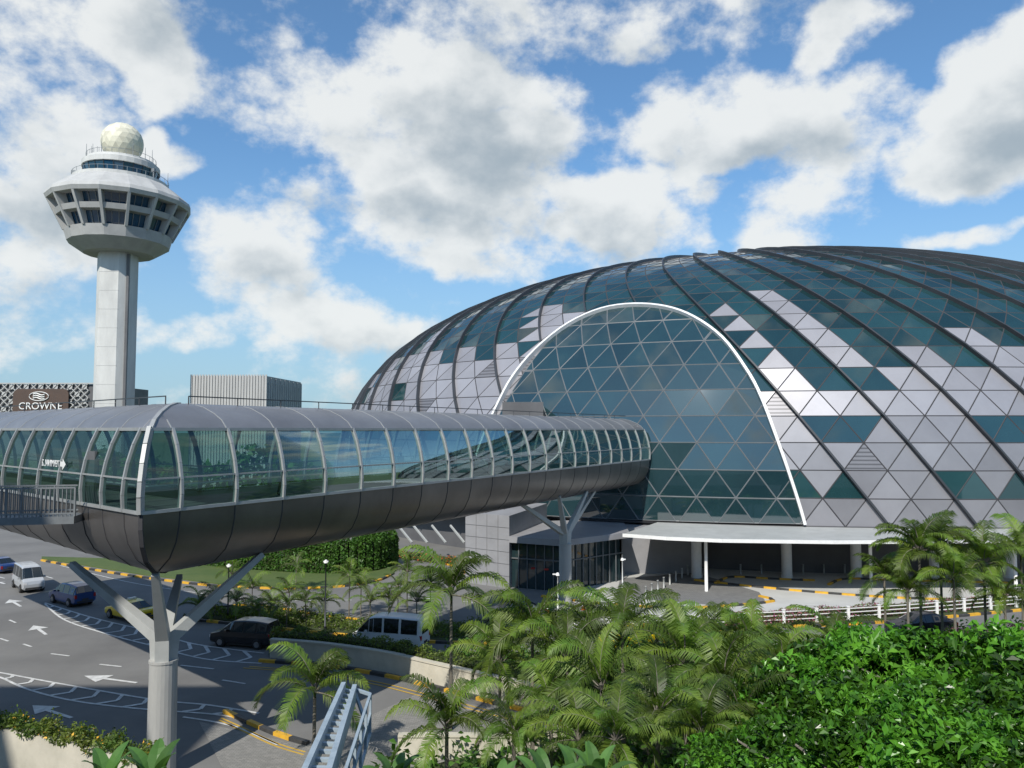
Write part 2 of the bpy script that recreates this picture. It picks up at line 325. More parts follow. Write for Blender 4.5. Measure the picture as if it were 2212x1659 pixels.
def ribbon(b,pts,w,z=.034):
    P=[Vector(p) for p in pts]
    V=[]
    for i,p in enumerate(P):
        d=(P[min(i+1,len(P)-1)]-P[max(i-1,0)]).normalized(); x=Vector((d.y,-d.x,0)); V+=[(p.x+x.x*w/2,p.y+x.y*w/2,z),(p.x-x.x*w/2,p.y-x.y*w/2,z)]
    b.add(V,[(2*i,2*i+1,2*i+3,2*i+2) for i in range(len(P)-1)])
def marking(b,label,mat='mark'): ob("road_marking",b.mesh("road_marking",[mat]),kind="structure",label=label,category="road marking")
def hatch(up,lo,step):
    A=spline([G(x,y) for x,y in up]); B=spline([G(x,y) for x,y in lo]); b=MB(); ribbon(b,A,.16); ribbon(b,B,.16)
    L_=sum((q-p).length for p,q in zip(A,A[1:])); n=max(3,int(L_/step)); A2=resample(A,L_/n); B2=resample(B,sum((q-p).length for p,q in zip(B,B[1:]))/n)
    for i in range(1,min(len(A2),len(B2))-1):
        a,c=A2[i],B2[i]; m=(a+c)/2+(A2[i+1]-A2[i]).normalized()*(a-c).length*.35
        ribbon(b,[a,m],.22,.038); ribbon(b,[m,c],.22,.042)
    marking(b,"white chevron hatching painted on asphalt")
hatch([(97,1303),(200,1335),(330,1366),(420,1392),(570,1412)],[(97,1305),(140,1340),(230,1370),(330,1396),(440,1424),(565,1434)],1.6)
hatch([(-60,1445),(0,1454),(130,1478),(330,1512),(450,1524),(560,1542)],[(-60,1448),(0,1464),(60,1490),(160,1515),(300,1532),(450,1543),(520,1553)],1.7)
b=MB()
for p in [((110,1413),(150,1418)),((215,1436),(262,1441)),((390,1438),(462,1446)),((20,1340),(34,1346)),((50,1392),(68,1398)),((100,1246),(114,1250)),((150,1263),(166,1267)),((-10,1245),(10,1250)),((190,1280),(208,1284)),((0,1380),(18,1386)),((620,1312),(660,1318)),((700,1322),(760,1329)),((480,1470),(530,1478)),((880,1290),(930,1294)),((1000,1300),(1060,1306)),((1720,1305),(1800,1309))]:
    ribbon(b,[G(*p[0]),G(*p[1])],.15)
ribbon(b,spline([G(x,y) for x,y in((130,1222),(250,1252),(360,1272),(500,1290),(620,1298),(760,1297))]),.12)
ribbon(b,spline([G(x,y) for x,y in((395,1550),(460,1560),(520,1575),(600,1610))]),.14)
marking(b,"white lane lines painted on asphalt")
b=MB()
for off in (0,.28):
    ribbon(b,[p+Vector((-.45-off,-.45-off,0)) for p in spline([G(x,y) for x,y in((560,1436),(700,1447),(830,1468),(930,1492),(1070,1528),(1225,1566))])],.11)
    ribbon(b,[p+Vector((0,-.45-off,0)) for p in spline([G(x,y) for x,y in((485,1545),(530,1565),(600,1597),(665,1617))])],.11)
marking(b,"double yellow lines along the kerb",'ymark')
def arrow(tail,head,w=.35):
    a,c=G(*tail),G(*head); d=(c-a); n=d.normalized(); x=Vector((n.y,-n.x,0)); b=MB(); hb=a+d*.6
    b.add([(p.x,p.y,.036) for p in (a+x*.1,a-x*.1,hb-x*.12,hb+x*.12)],[(0,1,2,3)])
    b.add([(p.x,p.y,.036) for p in (hb+x*w*1.3,hb-x*w*1.3,c)],[(0,1,2)])
    ob("road_arrow",b.mesh("road_arrow",['mark']),kind="structure",label="white direction arrow painted on asphalt",category="road marking")
arrow((45,1311),(20,1296),.5); arrow((100,1372),(72,1352),.5); arrow((295,1476),(182,1461),.5); arrow((155,1552),(70,1525),.5); arrow((10,1262),(-5,1258))
# ================= TERMINAL (its shadow falls over the near road) =================
tb_=empty("terminal_building",(-60,-20,0),label="large pale airport terminal with bands of dark windows",category="terminal building")
b=MB(); b.slab([(-140,-45),(-33,-45),(-33,-4),(-140,-4)],0,48.5); b.slab([(-32.9,-45),(90,-45),(90,-6),(-32.9,-6)],0,19)
ob("wall",b.mesh("wall",['concrete']),parent=tb_,world=True)
for z in range(6,48,6):
    b=MB(); b.box((-86.5,-3.95,z),(104,.12,2.6)); ob("window_band",b.mesh("window_band",['eglass']),parent=tb_,world=True)
for z in (5,10,15):
    b=MB(); b.box((29,-5.95,z),(116,.12,2.8)); ob("window_band",b.mesh("window_band",['eglass']),parent=tb_,world=True)
# ================= DOME =================
CX,CY,A_,B_,Z0,CC,MN=45,135,74,60,5.0,38.4,2.6
def dome_p(th,rho,z,off=0):
    p=Vector((CX+A_*rho*math.cos(th),CY+B_*rho*math.sin(th),z))
    if off:
        zz=max(0,(z-Z0)/CC); n=Vector((2*rho*math.cos(th)/A_,2*rho*math.sin(th)/B_,MN*zz**(MN-1)/CC)).normalized(); p+=n*off
    return p
def rho_of(z): return max(0,1-(max(0,z-Z0)/CC)**MN)**.5
prof=[(rho_of(Z0+CC*math.sin(a)),Z0+CC*math.sin(a)) for a in [i/400*math.pi/2 for i in range(400)]]
cum=[0]
for (r0,z0),(r1,z1) in zip(prof,prof[1:]): cum.append(cum[-1]+math.hypot((r1-r0)*67,z1-z0))
NR=24
kend=max(i for i,(r,z) in enumerate(prof) if r>.3)
rows=[]
for j in range(NR+1):
    t=cum[kend]*j/NR; k=0
    while k<len(cum)-2 and cum[k+1]<t:k+=1
    f=(t-cum[k])/(cum[k+1]-cum[k]); rows.append((prof[k][0]+(prof[k+1][0]-prof[k][0])*f,prof[k][1]+(prof[k+1][1]-prof[k][1])*f))
NT=112; dth=2*math.pi/NT
def dv(i,j,off=0):
    j0=min(int(j),NR-1); f=j-j0; r=rows[j0][0]*(1-f)+rows[j0+1][0]*f; z=rows[j0][1]*(1-f)+rows[j0+1][1]*f
    return dome_p((i-.5*j)*dth,r,z,off)
def domef(p):
    rr=((p.x-CX)/A_)**2+((p.y-CY)/B_)**2; return rr+(max(0,(p.z-Z0)/CC))**MN-1
def hit(px,py):
    r=Vector(ray(px,py)); o=Vector((0,0,H)); y=55
    while y<160 and domef(o+r*y)>0: y+=.25
    lo,hi=y-.25,y
    for _ in range(20):
        m=(lo+hi)/2
        if domef(o+r*m)>0: lo=m
        else: hi=m
    return o+r*hi
rimpx=[(1737,1132),(1722,1080),(1690,985),(1645,865),(1610,800),(1560,735),(1500,692),(1440,670),(1370,664),(1300,674),(1230,705),(1160,760),(1110,820),(1080,875),(1055,930),(1030,1000),(1012,1080),(1004,1124)]
rim3=[hit(*p) for p in rimpx]
def tz(p):
    th=math.atan2((p.y-CY)/B_,(p.x-CX)/A_); th = th if th<=0 else th-2*math.pi
    return (th*66,p.z)
rim2=spline([Vector((tz(p)[0],0,tz(p)[1])) for p in rim3],4)
poly=[(v.x,v.z) for v in rim2]
poly=poly+[(poly[-1][0],3),(poly[0][0],3)]
def inside(x,z):
    c=False;n=len(poly)
    for i in range(n):
        x1,z1=poly[i];x2,z2=poly[(i+1)%n]
        if (z1>z)!=(z2>z) and x<(x2-x1)*(z-z1)/(z2-z1)+x1: c=not c
    return c
dome=empty("glass_dome",(CX,CY,0),label="huge glass and grey steel domed building with diagonal ribs",category="domed building")
pan,gla,fra=MB(),MB(),MB()
r2=random.Random(11)
Tb={}; 
for q in range(-200,200): Tb[q]=r2.choice([6,7,7,7,8,8])
def tri_piece(vs,dst,t,ins=.06,jit=.012):
    c=(vs[0]+vs[1]+vs[2])/3; n=(vs[1]-vs[0]).cross(vs[2]-vs[0]); ar=n.length/2
    if ar<1e-4: return
    n.normalize(); per=sum((vs[i]-vs[(i+1)%3]).length for i in range(3)); inr=2*ar/per; k=min(.5,ins/inr)
    inn=[v+(c-v)*k for v in vs]; 
    i2=[v-n*(.03+r2.random()*jit) for v in inn]
    dst.add(i2,[(0,1,2)],0,t)
    for a in range(3):
        bb=(a+1)%3; fra.add([vs[a],vs[bb],i2[bb],i2[a]],[(0,1,2,3)])
for j in range(NR):
    for i in range(NT):
        for typ in (0,1):
            if typ==0: ids=[(i,j),(i+1,j),(i+1,j+1)]
            else: ids=[(i,j),(i+1,j+1),(i,j+1)]
            vs=[dv(*q) for q in ids]; c=(vs[0]+vs[1]+vs[2])/3
            if all(inside(*tz(v)) for v in vs): continue
            bay=i//2 ; T=Tb[bay]-(1 if (i%2) else 0)
            hsh=(bay*37+(j//2)*91+(i%2)*5)%13
            if j>=T+4: g=True; 
            elif j>=T: g=(hsh not in(2,7,9)) or (typ==1 and hsh==9)
            else:
                g=False
                if j==5 and bay%2==0 and hsh%3: g=(i%2==0)
                if j==1 and bay%2==0 and (typ==0 or i%2==0): g=True
                if j==3 and bay%2==1 and not(typ==0 and i%2): g=True
            if j==0: g=False
            t=r2.random()
            if not g: t=.35+.5*r2.random()+(.2 if 3<j<12 else -.2); t=max(.17,min(1,t)); t=.1 if (r2.random()<.1 and 1<j<7) else t
            tri_piece(vs,gla if g else pan,t)
ob("cladding",pan.mesh("cladding",['panel']),parent=dome,world=True,kind="stuff")
ob("glazing",gla.mesh("glazing",['dglass']),parent=dome,world=True,kind="stuff")
ob("glazing_frame",fra.mesh("glazing_frame",['frame']),parent=dome,world=True,kind="stuff")
cb=MB(); cb.rev([(rows[NR][0],rows[NR][1]),(0.001,rows[NR][1]+.5)],64)
cb.v=[(CX+A_*x,CY+B_*y,z) for x,y,z in cb.v]; ob("roof_cap",cb.mesh("roof_cap",['dglass']),parent=dome,world=True)
cb=MB(); cb.rev([(.955,0),(.955,4.8),(1.0,4.8),(1.004,5.02),(.99,5.04)],160); cb.v=[(CX+A_*x,CY+B_*y,z) for x,y,z in cb.v]
ob("base_wall",cb.mesh("base_wall",['darkwall']),parent=dome,world=True)
for i in range(0,NT,2):
    th=((i-.5*5)*dth)%(2*math.pi)
    if .35<th<2.2: continue
    run=[]; runs=[]
    for jj in range(NR*5+1):
        j=jj/5
        if inside(*tz(dv(i,j))): 
            if len(run)>1: runs.append(run)
            run=[]
        else: run.append(j)
    if len(run)>1: runs.append(run)
    if not runs: continue
    b=MB()
    for rn in runs:
        ps=[dv(i,j,-.05) for j in rn]; po=[dv(i,j,.42) for j in rn]
        V=[]
        for a,(p,q) in enumerate(zip(ps,po)):
            d=(ps[min(a+1,len(ps)-1)]-ps[max(a-1,0)]).normalized(); s=d.cross((q-p).normalized()).normalized()*.09
            V+=[p-s,p+s,q+s,q-s]
        n=len(ps); b.add(V,[(4*a+k,4*a+(k+1)%4,4*a+4+(k+1)%4,4*a+4+k) for a in range(n-1) for k in range(4)]+[(0,1,2,3),(4*n-1,4*n-2,4*n-3,4*n-4)])
    ob("rib",b.mesh("rib",['rib']),parent=dome,world=True)
# arch glass
bm=bmesh.new()
xs=[p[0] for p in poly]; zs=[p[1] for p in poly]; x0,x1=min(xs)-4,max(xs)+4; z0=Z0-.1; cw,chh=3.5,2.75
nrow=int((max(zs)-z0)/chh)+2; ncol=int((x1-x0)/cw)+3; gv={}
for j in range(nrow+1):
    for i in range(ncol+1): gv[i,j]=bm.verts.new((x0+(i-.5*(j%2))*cw,0,z0+j*chh))
for j in range(nrow):
    for i in range(ncol):
        a,b_,c,d=gv[i,j],gv[i+1,j],gv[i+1,j+1],gv[i,j+1]
        if j%2==0: bm.faces.new((a,b_,c)); bm.faces.new((a,c,d))
        else: bm.faces.new((a,b_,d)); bm.faces.new((b_,c,d))
cxp=sum(xs)/len(xs); czp=sum(zs)/len(zs)
P2=[Vector((v.x,0,max(v.z,Z0))) for v in rim2]; n=len(P2)
for i in range(n):
    a,c=P2[i],P2[(i+1)%n]; d=c-a
    if d.length<.05: continue
    no=Vector((d.z,0,-d.x)).normalized()
    if no.dot(Vector((cxp,0,czp))-a)>0: no=-no
    bmesh.ops.bisect_plane(bm,geom=bm.verts[:]+bm.edges[:]+bm.faces[:],plane_co=a,plane_no=no,clear_outer=True)
ag,af=MB(),MB()
def amap(v,off): return dome_p(v.x/66,rho_of(max(v.z,Z0)),v.z,off)
for f in bm.faces:
    vs=[v.co.copy() for v in f.verts]; c=sum(vs,Vector())/len(vs); ar=f.calc_area()
    if ar<.02: continue
    per=sum((vs[i]-vs[i-1]).length for i in range(len(vs))); k=min(.6,.06/(2*ar/per)); t=r2.random()
    inn=[v+(c-v)*k for v in vs]; jt=r2.random()*.01
    O=[amap(v,.2) for v in vs]; I=[amap(v,.16-jt) for v in inn]
    m_=len(vs); ag.add(I,[tuple(range(m_))],0,t)
    for a in range(m_): af.add([O[a],O[(a+1)%m_],I[(a+1)%m_],I[a]],[(0,1,2,3)])
bm.free()
ob("arched_window",ag.mesh("arched_window",['aglass']),parent=dome,world=True,label="tall arched glass wall of triangular panes")
ob("arched_window_frame",af.mesh("arched_window_frame",['aframe']),parent=dome,world=True)
b=MB(); RP=[amap(Vector((v.x,0,max(v.z,Z0))),.1) for v in rim2]
V=[];
for a,p in enumerate(RP):
    d=(RP[min(a+1,len(RP)-1)]-RP[max(a-1,0)]).normalized(); v=rim2[a]; nn=(amap(Vector((v.x,0,max(v.z,Z0))),1)-p).normalized(); s=d.cross(nn).normalized()
    V+=[p-s*.14-nn*.2,p+s*.14-nn*.2,p+s*.14+nn*.5,p-s*.14+nn*.5]
n=len(RP); b.add(V,[(4*a+k,4*a+(k+1)%4,4*a+4+(k+1)%4,4*a+4+k) for a in range(n-1) for k in range(4)])
ob("arch_rim",b.mesh("arch_rim",['white']),parent=dome,world=True,label="white curved rim around the arched glass")
b=MB(); p=AT(1130,880,82); b.slab([(p.x-2.2,80.5),(p.x+2.1,80.5),(p.x+2.1,89),(p.x-2.2,89)],14.8,17.4); ob("bridge_vestibule",b.mesh("bridge_vestibule",['darkwall']),parent=dome,world=True)
for px in (872,905,945,985):
    b=MB(); b.beam(AT(px-12,1135,87),AT(px+18,1172,84),.18,.18); 
    ob("strut",b.mesh("strut",['arm']),parent=dome,world=True)
# canopy
can=empty("entrance_canopy",G(1700,1240),label="long thin white canopy along the dome base",category="canopy")
fr=[G(x,y,5.0) for x,y in((1345,1153),(1440,1160),(1560,1165),(1800,1168),(2212,1166),(2700,1160))]
bk=[dome_p(math.atan2((p.y-CY)/B_,(p.x-CX)/A_),.97,5) for p in fr]
for k,p in enumerate(bk):
    if p.y<fr[k].y+1: p.y=fr[k].y+1.2
b=MB(); b.slab(fr+bk[::-1],4.76,4.98); ob("canopy_roof",b.mesh("canopy_roof",['arm']),parent=can,world=True)
b=MB()
for p,q in zip(fr,fr[1:]): b.beam(p+Vector((0,-.06,-.12)),q+Vector((0,-.06,-.12)),.1,.3)
ob("canopy_edge",b.mesh("canopy_edge",['white']),parent=can,world=True)
for x,y in((1526,1278),(1882,1268),(2195,1275)):
    p=G(x,y); b=MB(); b.tube([p,(p.x,p.y,4.76)],.15,12); ob("canopy_post",b.mesh("canopy_post",['white'],True),parent=can,world=True)
for x in(1505,1700,1850,2020,2180):
    p=G(x,1248); b=MB(); b.tube([(0,0,0),(0,0,4.74)],.5,20); b.tube([(0,0,0),(0,0,.25)],.56,20)
    ob("round_column",b.mesh("round_column",['white'],False),loc=p,label="round pale concrete column under the canopy",category="column",group="canopy columns")
# lobby
lob=empty("entrance_lobby",G(1200,1280),label="grey stone and dark glass entrance lobby under the bridge",category="entrance building")
a=G(1005,1258);c=G(1100,1272)
b=MB(); b.slab([a,c,c+Vector((4,12,0)),a+Vector((0,12,0))],0,6.6)
ob("stone_wall",b.mesh("stone_wall",['greywall']),parent=lob,world=True)
b=MB()
for z in(1.1,2.2,3.3,4.4,5.5): b.beam(a+Vector((0,-.01,z)),c+Vector((0,-.01,z)),.03,.03)
for k in(.25,.5,.75): q=a.lerp(c,k)+Vector((0,-.01,0)); b.beam(q,q+Vector((0,0,6.6)),.03,.03)
ob("stone_joint",b.mesh("stone_joint",['darkwall']),parent=lob,world=True)
b=MB(); p1=G(1102,1270); p2=G(1215,1280); p3=G(1345,1256); 
b.slab([p1+Vector((.05,.3,0)),p2+Vector((0,.3,0)),p3+Vector((-.2,.3,0)),p3+Vector((1,10,0)),p1+Vector((1,10,0))],0,4.2); ob("lobby_glass",b.mesh("lobby_glass",['eglass']),parent=lob,world=True)
b=MB()
for s,e,n in((p1,p2,6),(p2,p3,9)):
    for k in range(n+1):
        p=s.lerp(e,k/n)+Vector((0,.25,0)); b.box((p.x,p.y,2.1),(.09,.12,4.2))
    b.beam(s+Vector((0,.25,2.7)),e+Vector((0,.25,2.7)),.13,.1)
ob("lobby_frame",b.mesh("lobby_frame",['aframe']),parent=lob,world=True)
b=MB(); b.slab([p1+Vector((-.1,-.6,0)),p2+Vector((0,-.9,0)),p3+Vector((.6,-.5,0)),p3+Vector((1.5,10.5,0)),p1+Vector((-.1,10.5,0))],4.21,4.75); ob("lobby_roof",b.mesh("lobby_roof",['greywall']),parent=lob,world=True)
for k in(.45,.7): 
    p=p1.lerp(p2,k)+Vector((.0,.2,1.9)); b=MB(); b.box(p,(.4,.04,.16)); ob("red_notice",b.mesh("red_notice",['lampr']),parent=lob,world=True)
b=MB(); s=G(1345,1240); b.slab([s,s+Vector((7,.4,0)),s+Vector((8,5,0)),s+Vector((0,5,0))],0,4.6); ob("side_wall",b.mesh("side_wall",['greywall']),parent=lob,world=True)
bb=MB(); bb.tube([(0,0,0),(0,0,.95)],.08,10); bb.tube([(0,0,.95),(0,0,1.0)],.1,10); bme=bb.mesh("bollard",['arm'],True)
for x,y in [(1395+13*i,1292-7*i) for i in range(8)]+[(1600+45*i,1241) for i in range(14)]:
    ob("bollard",bme,loc=G(x,y)+Vector((0,0,.02)),label="short grey steel bollard on the paving",category="bollard",group="forecourt bollards")
# ================= BRIDGE =================
hw=3.2; NC=Vector((-13.7,28.6)); dr=[Vector((.477,.878)).normalized(),Vector((-.745,.667)).normalized()]
bis=(dr[0]+dr[1]).normalized(); half=math.acos(dr[0].dot(bis)); cot=1/math.tan(half); CC2=NC+bis*(hw/math.sin(half))
nrm=[Vector((dr[0].y,-dr[0].x)),Vector((-dr[1].y,dr[1].x))]
def bp(a,s,n,z):
    p=CC2+dr[a]*s+nrm[a]*n; return Vector((p.x,p.y,z))
Wp=[(3.2,11.4),(3.24,12.0),(3.2,12.55),(3.08,13.2),(2.88,13.9),(2.6,14.55)]
Rp=[(2.6,14.55),(2.3,14.9),(1.8,15.2),(1.1,15.48),(.4,15.63),(0,15.65)]
Bp=[(3.2,11.4),(3.17,10.8),(3.02,10.15),(2.68,9.5),(2.05,8.95),(1.1,8.65),(0,8.6)]
br=empty("pedestrian_bridge",(CC2.x,CC2.y,0),label="enclosed elevated walkway with curved glass sides and grey metal shell",category="pedestrian bridge")
Ls=[54.5,40]
bays=[[1.7+2.7*k for k in range(21)],[1.5,3.6,5.8,8.5,11.2,13.9,16.6,19.3,22,24.7,27.4,30.1,32.8,35.5,38.2,40.9]]
def sweep(b,a,P,s0,s1,m=0,t=None,mir=False):
    V=[]
    for s in(s0,s1):
        for n,z in P:
            n2=-n if mir else n
            V.append(bp(a,max(s,-n2*cot),n2,z))
    k=len(P); b.add(V,[(i,i+1,k+i+1,k+i) if not mir else (i+1,i,k+i,k+i+1) for i in range(k-1)],m,t)
for a in(0,1):
    st=[-hw*cot]+[x-hw*cot for x in bays[a] if x-hw*cot<Ls[a]]+[Ls[a]]
    rb,bb_=MB(),MB()
    for s0,s1 in zip(st,st[1:]):
        t=rnd.random()
        for mir in(False,True):
            sweep(rb,a,Rp,s0,s1,0,t,mir); sweep(bb_,a,Bp,s0,s1,0,t,mir)
    ob("roof",rb.mesh("roof",['roofm'],True),parent=br,world=True); ob("belly",bb_.mesh("belly",['belly'],True),parent=br,world=True)
    fb=MB()
    V=[bp(a,-n*cot,n,11.42) for n in(3.1,-3.1)]+[bp(a,Ls[a],n,11.42) for n in(-3.1,3.1)]; fb.poly(V); ob("floor",fb.mesh("floor",['bfloor']),parent=br,world=True)
    cb=MB(); V=[bp(a,-n*cot,n,14.5) for n in(2.5,-2.5)]+[bp(a,Ls[a],n,14.5) for n in(-2.5,2.5)]; cb.poly(V); ob("ceiling",cb.mesh("ceiling",['roofm']),parent=br,world=True)
    for mir in(False,True):
        for s0,s1 in zip(st,st[1:]):
            if mir and s1<hw*cot: continue
            gb=MB(); sweep(gb,a,Wp,s0+.03,s1-.03,0,None,mir)
            ob("window",gb.mesh("window",['bglass'],True),parent=br,world=True)
        fb=MB(); sg=-1 if mir else 1
        for z,n in((11.42,3.22),(12.65,3.22),(14.52,2.62)):
            w=.14 if z in(11.42,14.52) else .07
            fb.beam(bp(a,-sg*n*cot,sg*n,z),bp(a,Ls[a],sg*n,z),w,w*.9)
        fb.beam(bp(a,-sg*2.7*cot,sg*2.7,12.35),bp(a,Ls[a],sg*2.7,12.35),.05,.05)
        ob("window_transom",fb.mesh("window_transom",['mull']),parent=br,world=True)
    for s in st[1:]:
        b=MB()
        for mir in(1,-1):
            if mir==-1 and s<hw*cot: continue
            for P,w,h,m in((Wp,.12,.2,0),(Rp,.05,.03,1),(Bp,.045,.03,2)):
                for (n0,z0_),(n1,z1_) in zip(P,P[1:]):
                    if s< -mir*n1*cot-.01: continue
                    b.beam(bp(a,s,mir*n0,z0_),bp(a,s,mir*n1,z1_),h,w,m=m,up=(dr[a].x,dr[a].y,0))
        ob("mullion",b.mesh("mullion",['mull','mull','frame']),parent=br,world=True)
b=MB()
for P,w,m in((Wp,.34,0),(Rp,.08,0),(Bp,.06,1)):
    for (n0,z0_),(n1,z1_) in zip(P,P[1:]): b.beam(bp(0,-n0*cot,n0,z0_),bp(0,-n1*cot,n1,z1_),w,.16,m=m,up=(1,0,0))
ob("corner_post",b.mesh("corner_post",['mull','frame']),parent=br,world=True)
b=MB(); ring=[(n,z) for n,z in Bp[::-1]]+Wp[1:]+Rp[1:]; full=[bp(0,Ls[0],n,z) for n,z in ring]+[bp(0,Ls[0],-n,z) for n,z in ring[::-1]]
b.poly(full); ob("end_wall",b.mesh("end_wall",['roofm']),parent=br,world=True)
b=MB()
for a in(0,1):
    b.beam(bp(a,0,0.6,15.95),bp(a,Ls[a],.6,15.95),.05,.05)
    for k in range(int(Ls[a]//2.7)): b.beam(bp(a,k*2.7,.6,15.6),bp(a,k*2.7,.6,15.95),.04,.04)
ob("roof_safety_rail",b.mesh("roof_safety_rail",['rib']),parent=br,world=True)
tm=textmesh("TERMINAL 2",.42,.012); tm.materials.append(M['white'])
am=MB(); am.add([(-1.9,.14,0),(-1.5,.4,0),(-1.5,.25,0),(-1.2,.25,0),(-1.2,.03,0),(-1.5,.03,0),(-1.5,-.12,0)],[tuple(range(7))])
tang=math.atan2(dr[1].y,dr[1].x)
tx=empty("terminal_sign",bp(1,5.5,3.27,12.85),label="white lettering seen reversed on the walkway glass",category="sign")
for nm,me in(("lettering",tm),("arrow",am.mesh("arrow",['white']))):
    o=ob(nm,me,rot=(math.pi/2,0,tang),parent=tx)
s0=Vector((-17.9,32.2,11.0)); e0=Vector((-27,30.2,11.0)); dd=(e0-s0).normalized(); sd=Vector((-dd.y,dd.x,0))
if sd.y>0: sd=-sd
pl=empty("service_walkway",(s0.x,s0.y,11),label="outdoor steel service walkway with railings",category="walkway")
b=MB(); b.beam(s0+sd*.1+Vector((0,0,-.15)),e0+sd*.1+Vector((0,0,-.15)),1.5,.3); ob("walkway_deck",b.mesh("walkway_deck",['steel']),parent=pl,world=True)
for off in(-.7,.8):
    b=MB(); a_=s0+sd*off; c_=e0+sd*off
    for z in(1.15,.12): b.beam(a_+Vector((0,0,z)),c_+Vector((0,0,z)),.06,.06)
    n=60
    for k in range(n+1):
        p=a_.lerp(c_,k/n); b.beam(p,p+Vector((0,0,1.15)),.03 if k%8 else .07,.03 if k%8 else .07)
    ob("railing",b.mesh("railing",['steel']),parent=pl,world=True)
b=MB(); b.box((-17.6,32.35,12.5),(.9,.12,2.2),tang); ob("door",b.mesh("door",['darkwall']),parent=pl,world=True)
def ypillar(base,forkz,tips,r,label):
    base=Vector(base); e=empty("bridge_pillar",base,label=label,category="bridge pillar",group="branching bridge pillars")
    b=MB(); b.tube([base,base+Vector((0,0,forkz-.9))],[r*1.04,r*.98],24); b.tube([base+Vector((0,0,forkz-.9)),base+Vector((0,0,forkz-.8))],r*1.03,24)
    ob("column",b.mesh("column",['pillar'],False),parent=e,world=True)
    for t in tips:
        b=MB(); o=base+Vector((0,0,forkz-.85)); d=Vector(t)-o; 
        k=base+Vector((0,0,forkz+.1))+Vector((d.x,d.y,0)).normalized()*r*.5
        b.beam(o+Vector((d.x,d.y,0)).normalized()*r*.35,k,r*.95,r*1.0,up=(d.x,d.y,.01)); b.beam(k-(Vector(t)-k).normalized()*.15,Vector(t),r*.95,r*.85,w2=.5)
        ob("branch",b.mesh("branch",['arm']),parent=e,world=True)
ypillar((-14.75,33.2,0),5.6,[AT(155,1218,35.5),AT(335,1240,30.8),AT(388,1245,37.5),AT(567,1196,35.5)],.57,"grey concrete pillar with four steel branches holding the bridge corner")
pc=bp(0,37.2,1.5,0)
ypillar((pc.x,pc.y,0),5.7,[bp(0,31.5,0,8.8),bp(0,34.5,2.2,9.1),bp(0,40,2.3,9.1),bp(0,43.5,1.6,8.9)],.53,"grey concrete pillar with steel branches near the dome entrance")
# ================= TOWER =================
TY=165; tp=AT(247,870,TY); tw=empty("control_tower",(tp.x,tp.y,0),label="tall pale concrete air traffic control tower with white ball on top",category="control tower")
def T(name,prof,n,mat,rot=0,smooth=False,**k):
    b=MB(); b.rev([(r*.965,z) for r,z in prof],n,0,rot,(tp.x,tp.y)); return ob(name,b.mesh(name,[mat],smooth),parent=tw,world=True,**k)
b=MB(); sh=[(-3.6,-1.9),(-2.1,-3.6),(1.9,-3.6),(3.4,-2.1),(3.4,1.9),(2.1,3.4),(-2.1,3.4),(-3.6,1.9)]
b.slab([(tp.x+x*1.0,tp.y+y) for x,y in sh],0,53); ob("shaft",b.mesh("shaft",['towerc']),parent=tw,world=True)
b=MB(); b.box((tp.x+3.3,tp.y-2.3,26),(.5,.8,52),math.radians(10)); ob("shaft_groove",b.mesh("shaft_groove",['darkwall']),parent=tw,world=True)
for z in range(4,52,4): b=MB(); b.box((tp.x-.1,tp.y-3.6,z),(4.2,.05,.05)); ob("shaft_joint",b.mesh("shaft_joint",['podc']),parent=tw,world=True)
n=16; ro=math.pi/16
T("pod_base",[(3.8,52.3),(7.2,52.3),(10.4,54.4),(11.0,56.6),(10.0,56.6)],n,'podc',ro)
T("pod_core",[(9.6,56.6),(10.8,59.4),(10.8,60.2),(12.2,63.2)],n,'tglass',ro)
T("pod_floor",[(10.2,59.3),(12.6,59.4),(13.0,60.5),(10.9,60.5)],n,'podc',ro)
T("pod_roof",[(11.8,62.9),(14.5,62.7),(14.9,63.5),(14.6,64.3),(11.3,66.9),(10.2,67.6),(2,67.6)],n,'concrete',ro)
for i in range(n):
    a=ro+2*math.pi*i/n; b=MB(); d=Vector((math.cos(a),math.sin(a),0)); c=Vector((tp.x,tp.y,0)); s=Vector((-d.y,d.x,0))*.28
    pr=[(9.5,56.3),(10.8,56.4),(14.1,63.0),(11.6,63.0)]; V=[c+d*r+Vector((0,0,z))+s*q for q in(-1,1) for r,z in pr]
    b.add(V,[(0,1,2,3),(7,6,5,4),(0,4,5,1),(1,5,6,2),(2,6,7,3),(3,7,4,0)]); ob("pod_fin",b.mesh("pod_fin",['concrete']),parent=tw,world=True)
b=MB()
for i in range(48):
    a=ro+2*math.pi*i/48
    for r0,z0_,r1,z1_ in((9.75,56.6,10.85,59.3),(11.0,60.5,12.2,63)):
        q=.95; b.beam((tp.x+r0*q*math.cos(a),tp.y+r0*q*math.sin(a),z0_),(tp.x+r1*q*math.cos(a),tp.y+r1*q*math.sin(a),z1_),.14)
ob("pod_window_frame",b.mesh("pod_window_frame",['steel']),parent=tw,world=True,kind="stuff")
T("cab_deck",[(2,67.62),(9.9,67.62),(9.9,68.3),(9.6,68.3),(9.6,67.9),(2,67.9)],32,'towerc')
T("cab_window",[(6.9,67.9),(7.8,71.0)],24,'tglass')
T("cab_roof",[(7.6,70.8),(8.0,70.9),(8.0,72.0),(7.2,72.4),(7.1,72.8),(3.0,72.9),(2.6,73.9),(0.01,73.9)],32,'towerc')
b=MB(); cc=lambda r,a,z:(tp.x+r*math.cos(a),tp.y+r*math.sin(a),z)
for i in range(24):
    a=2*math.pi*i/24; a2=2*math.pi*(i+1)/24; b.beam(cc(6.75,a,67.9),cc(7.6,a,71),.12); b.beam(cc(6.75,a,67.95),cc(6.75,a2,67.95),.12)
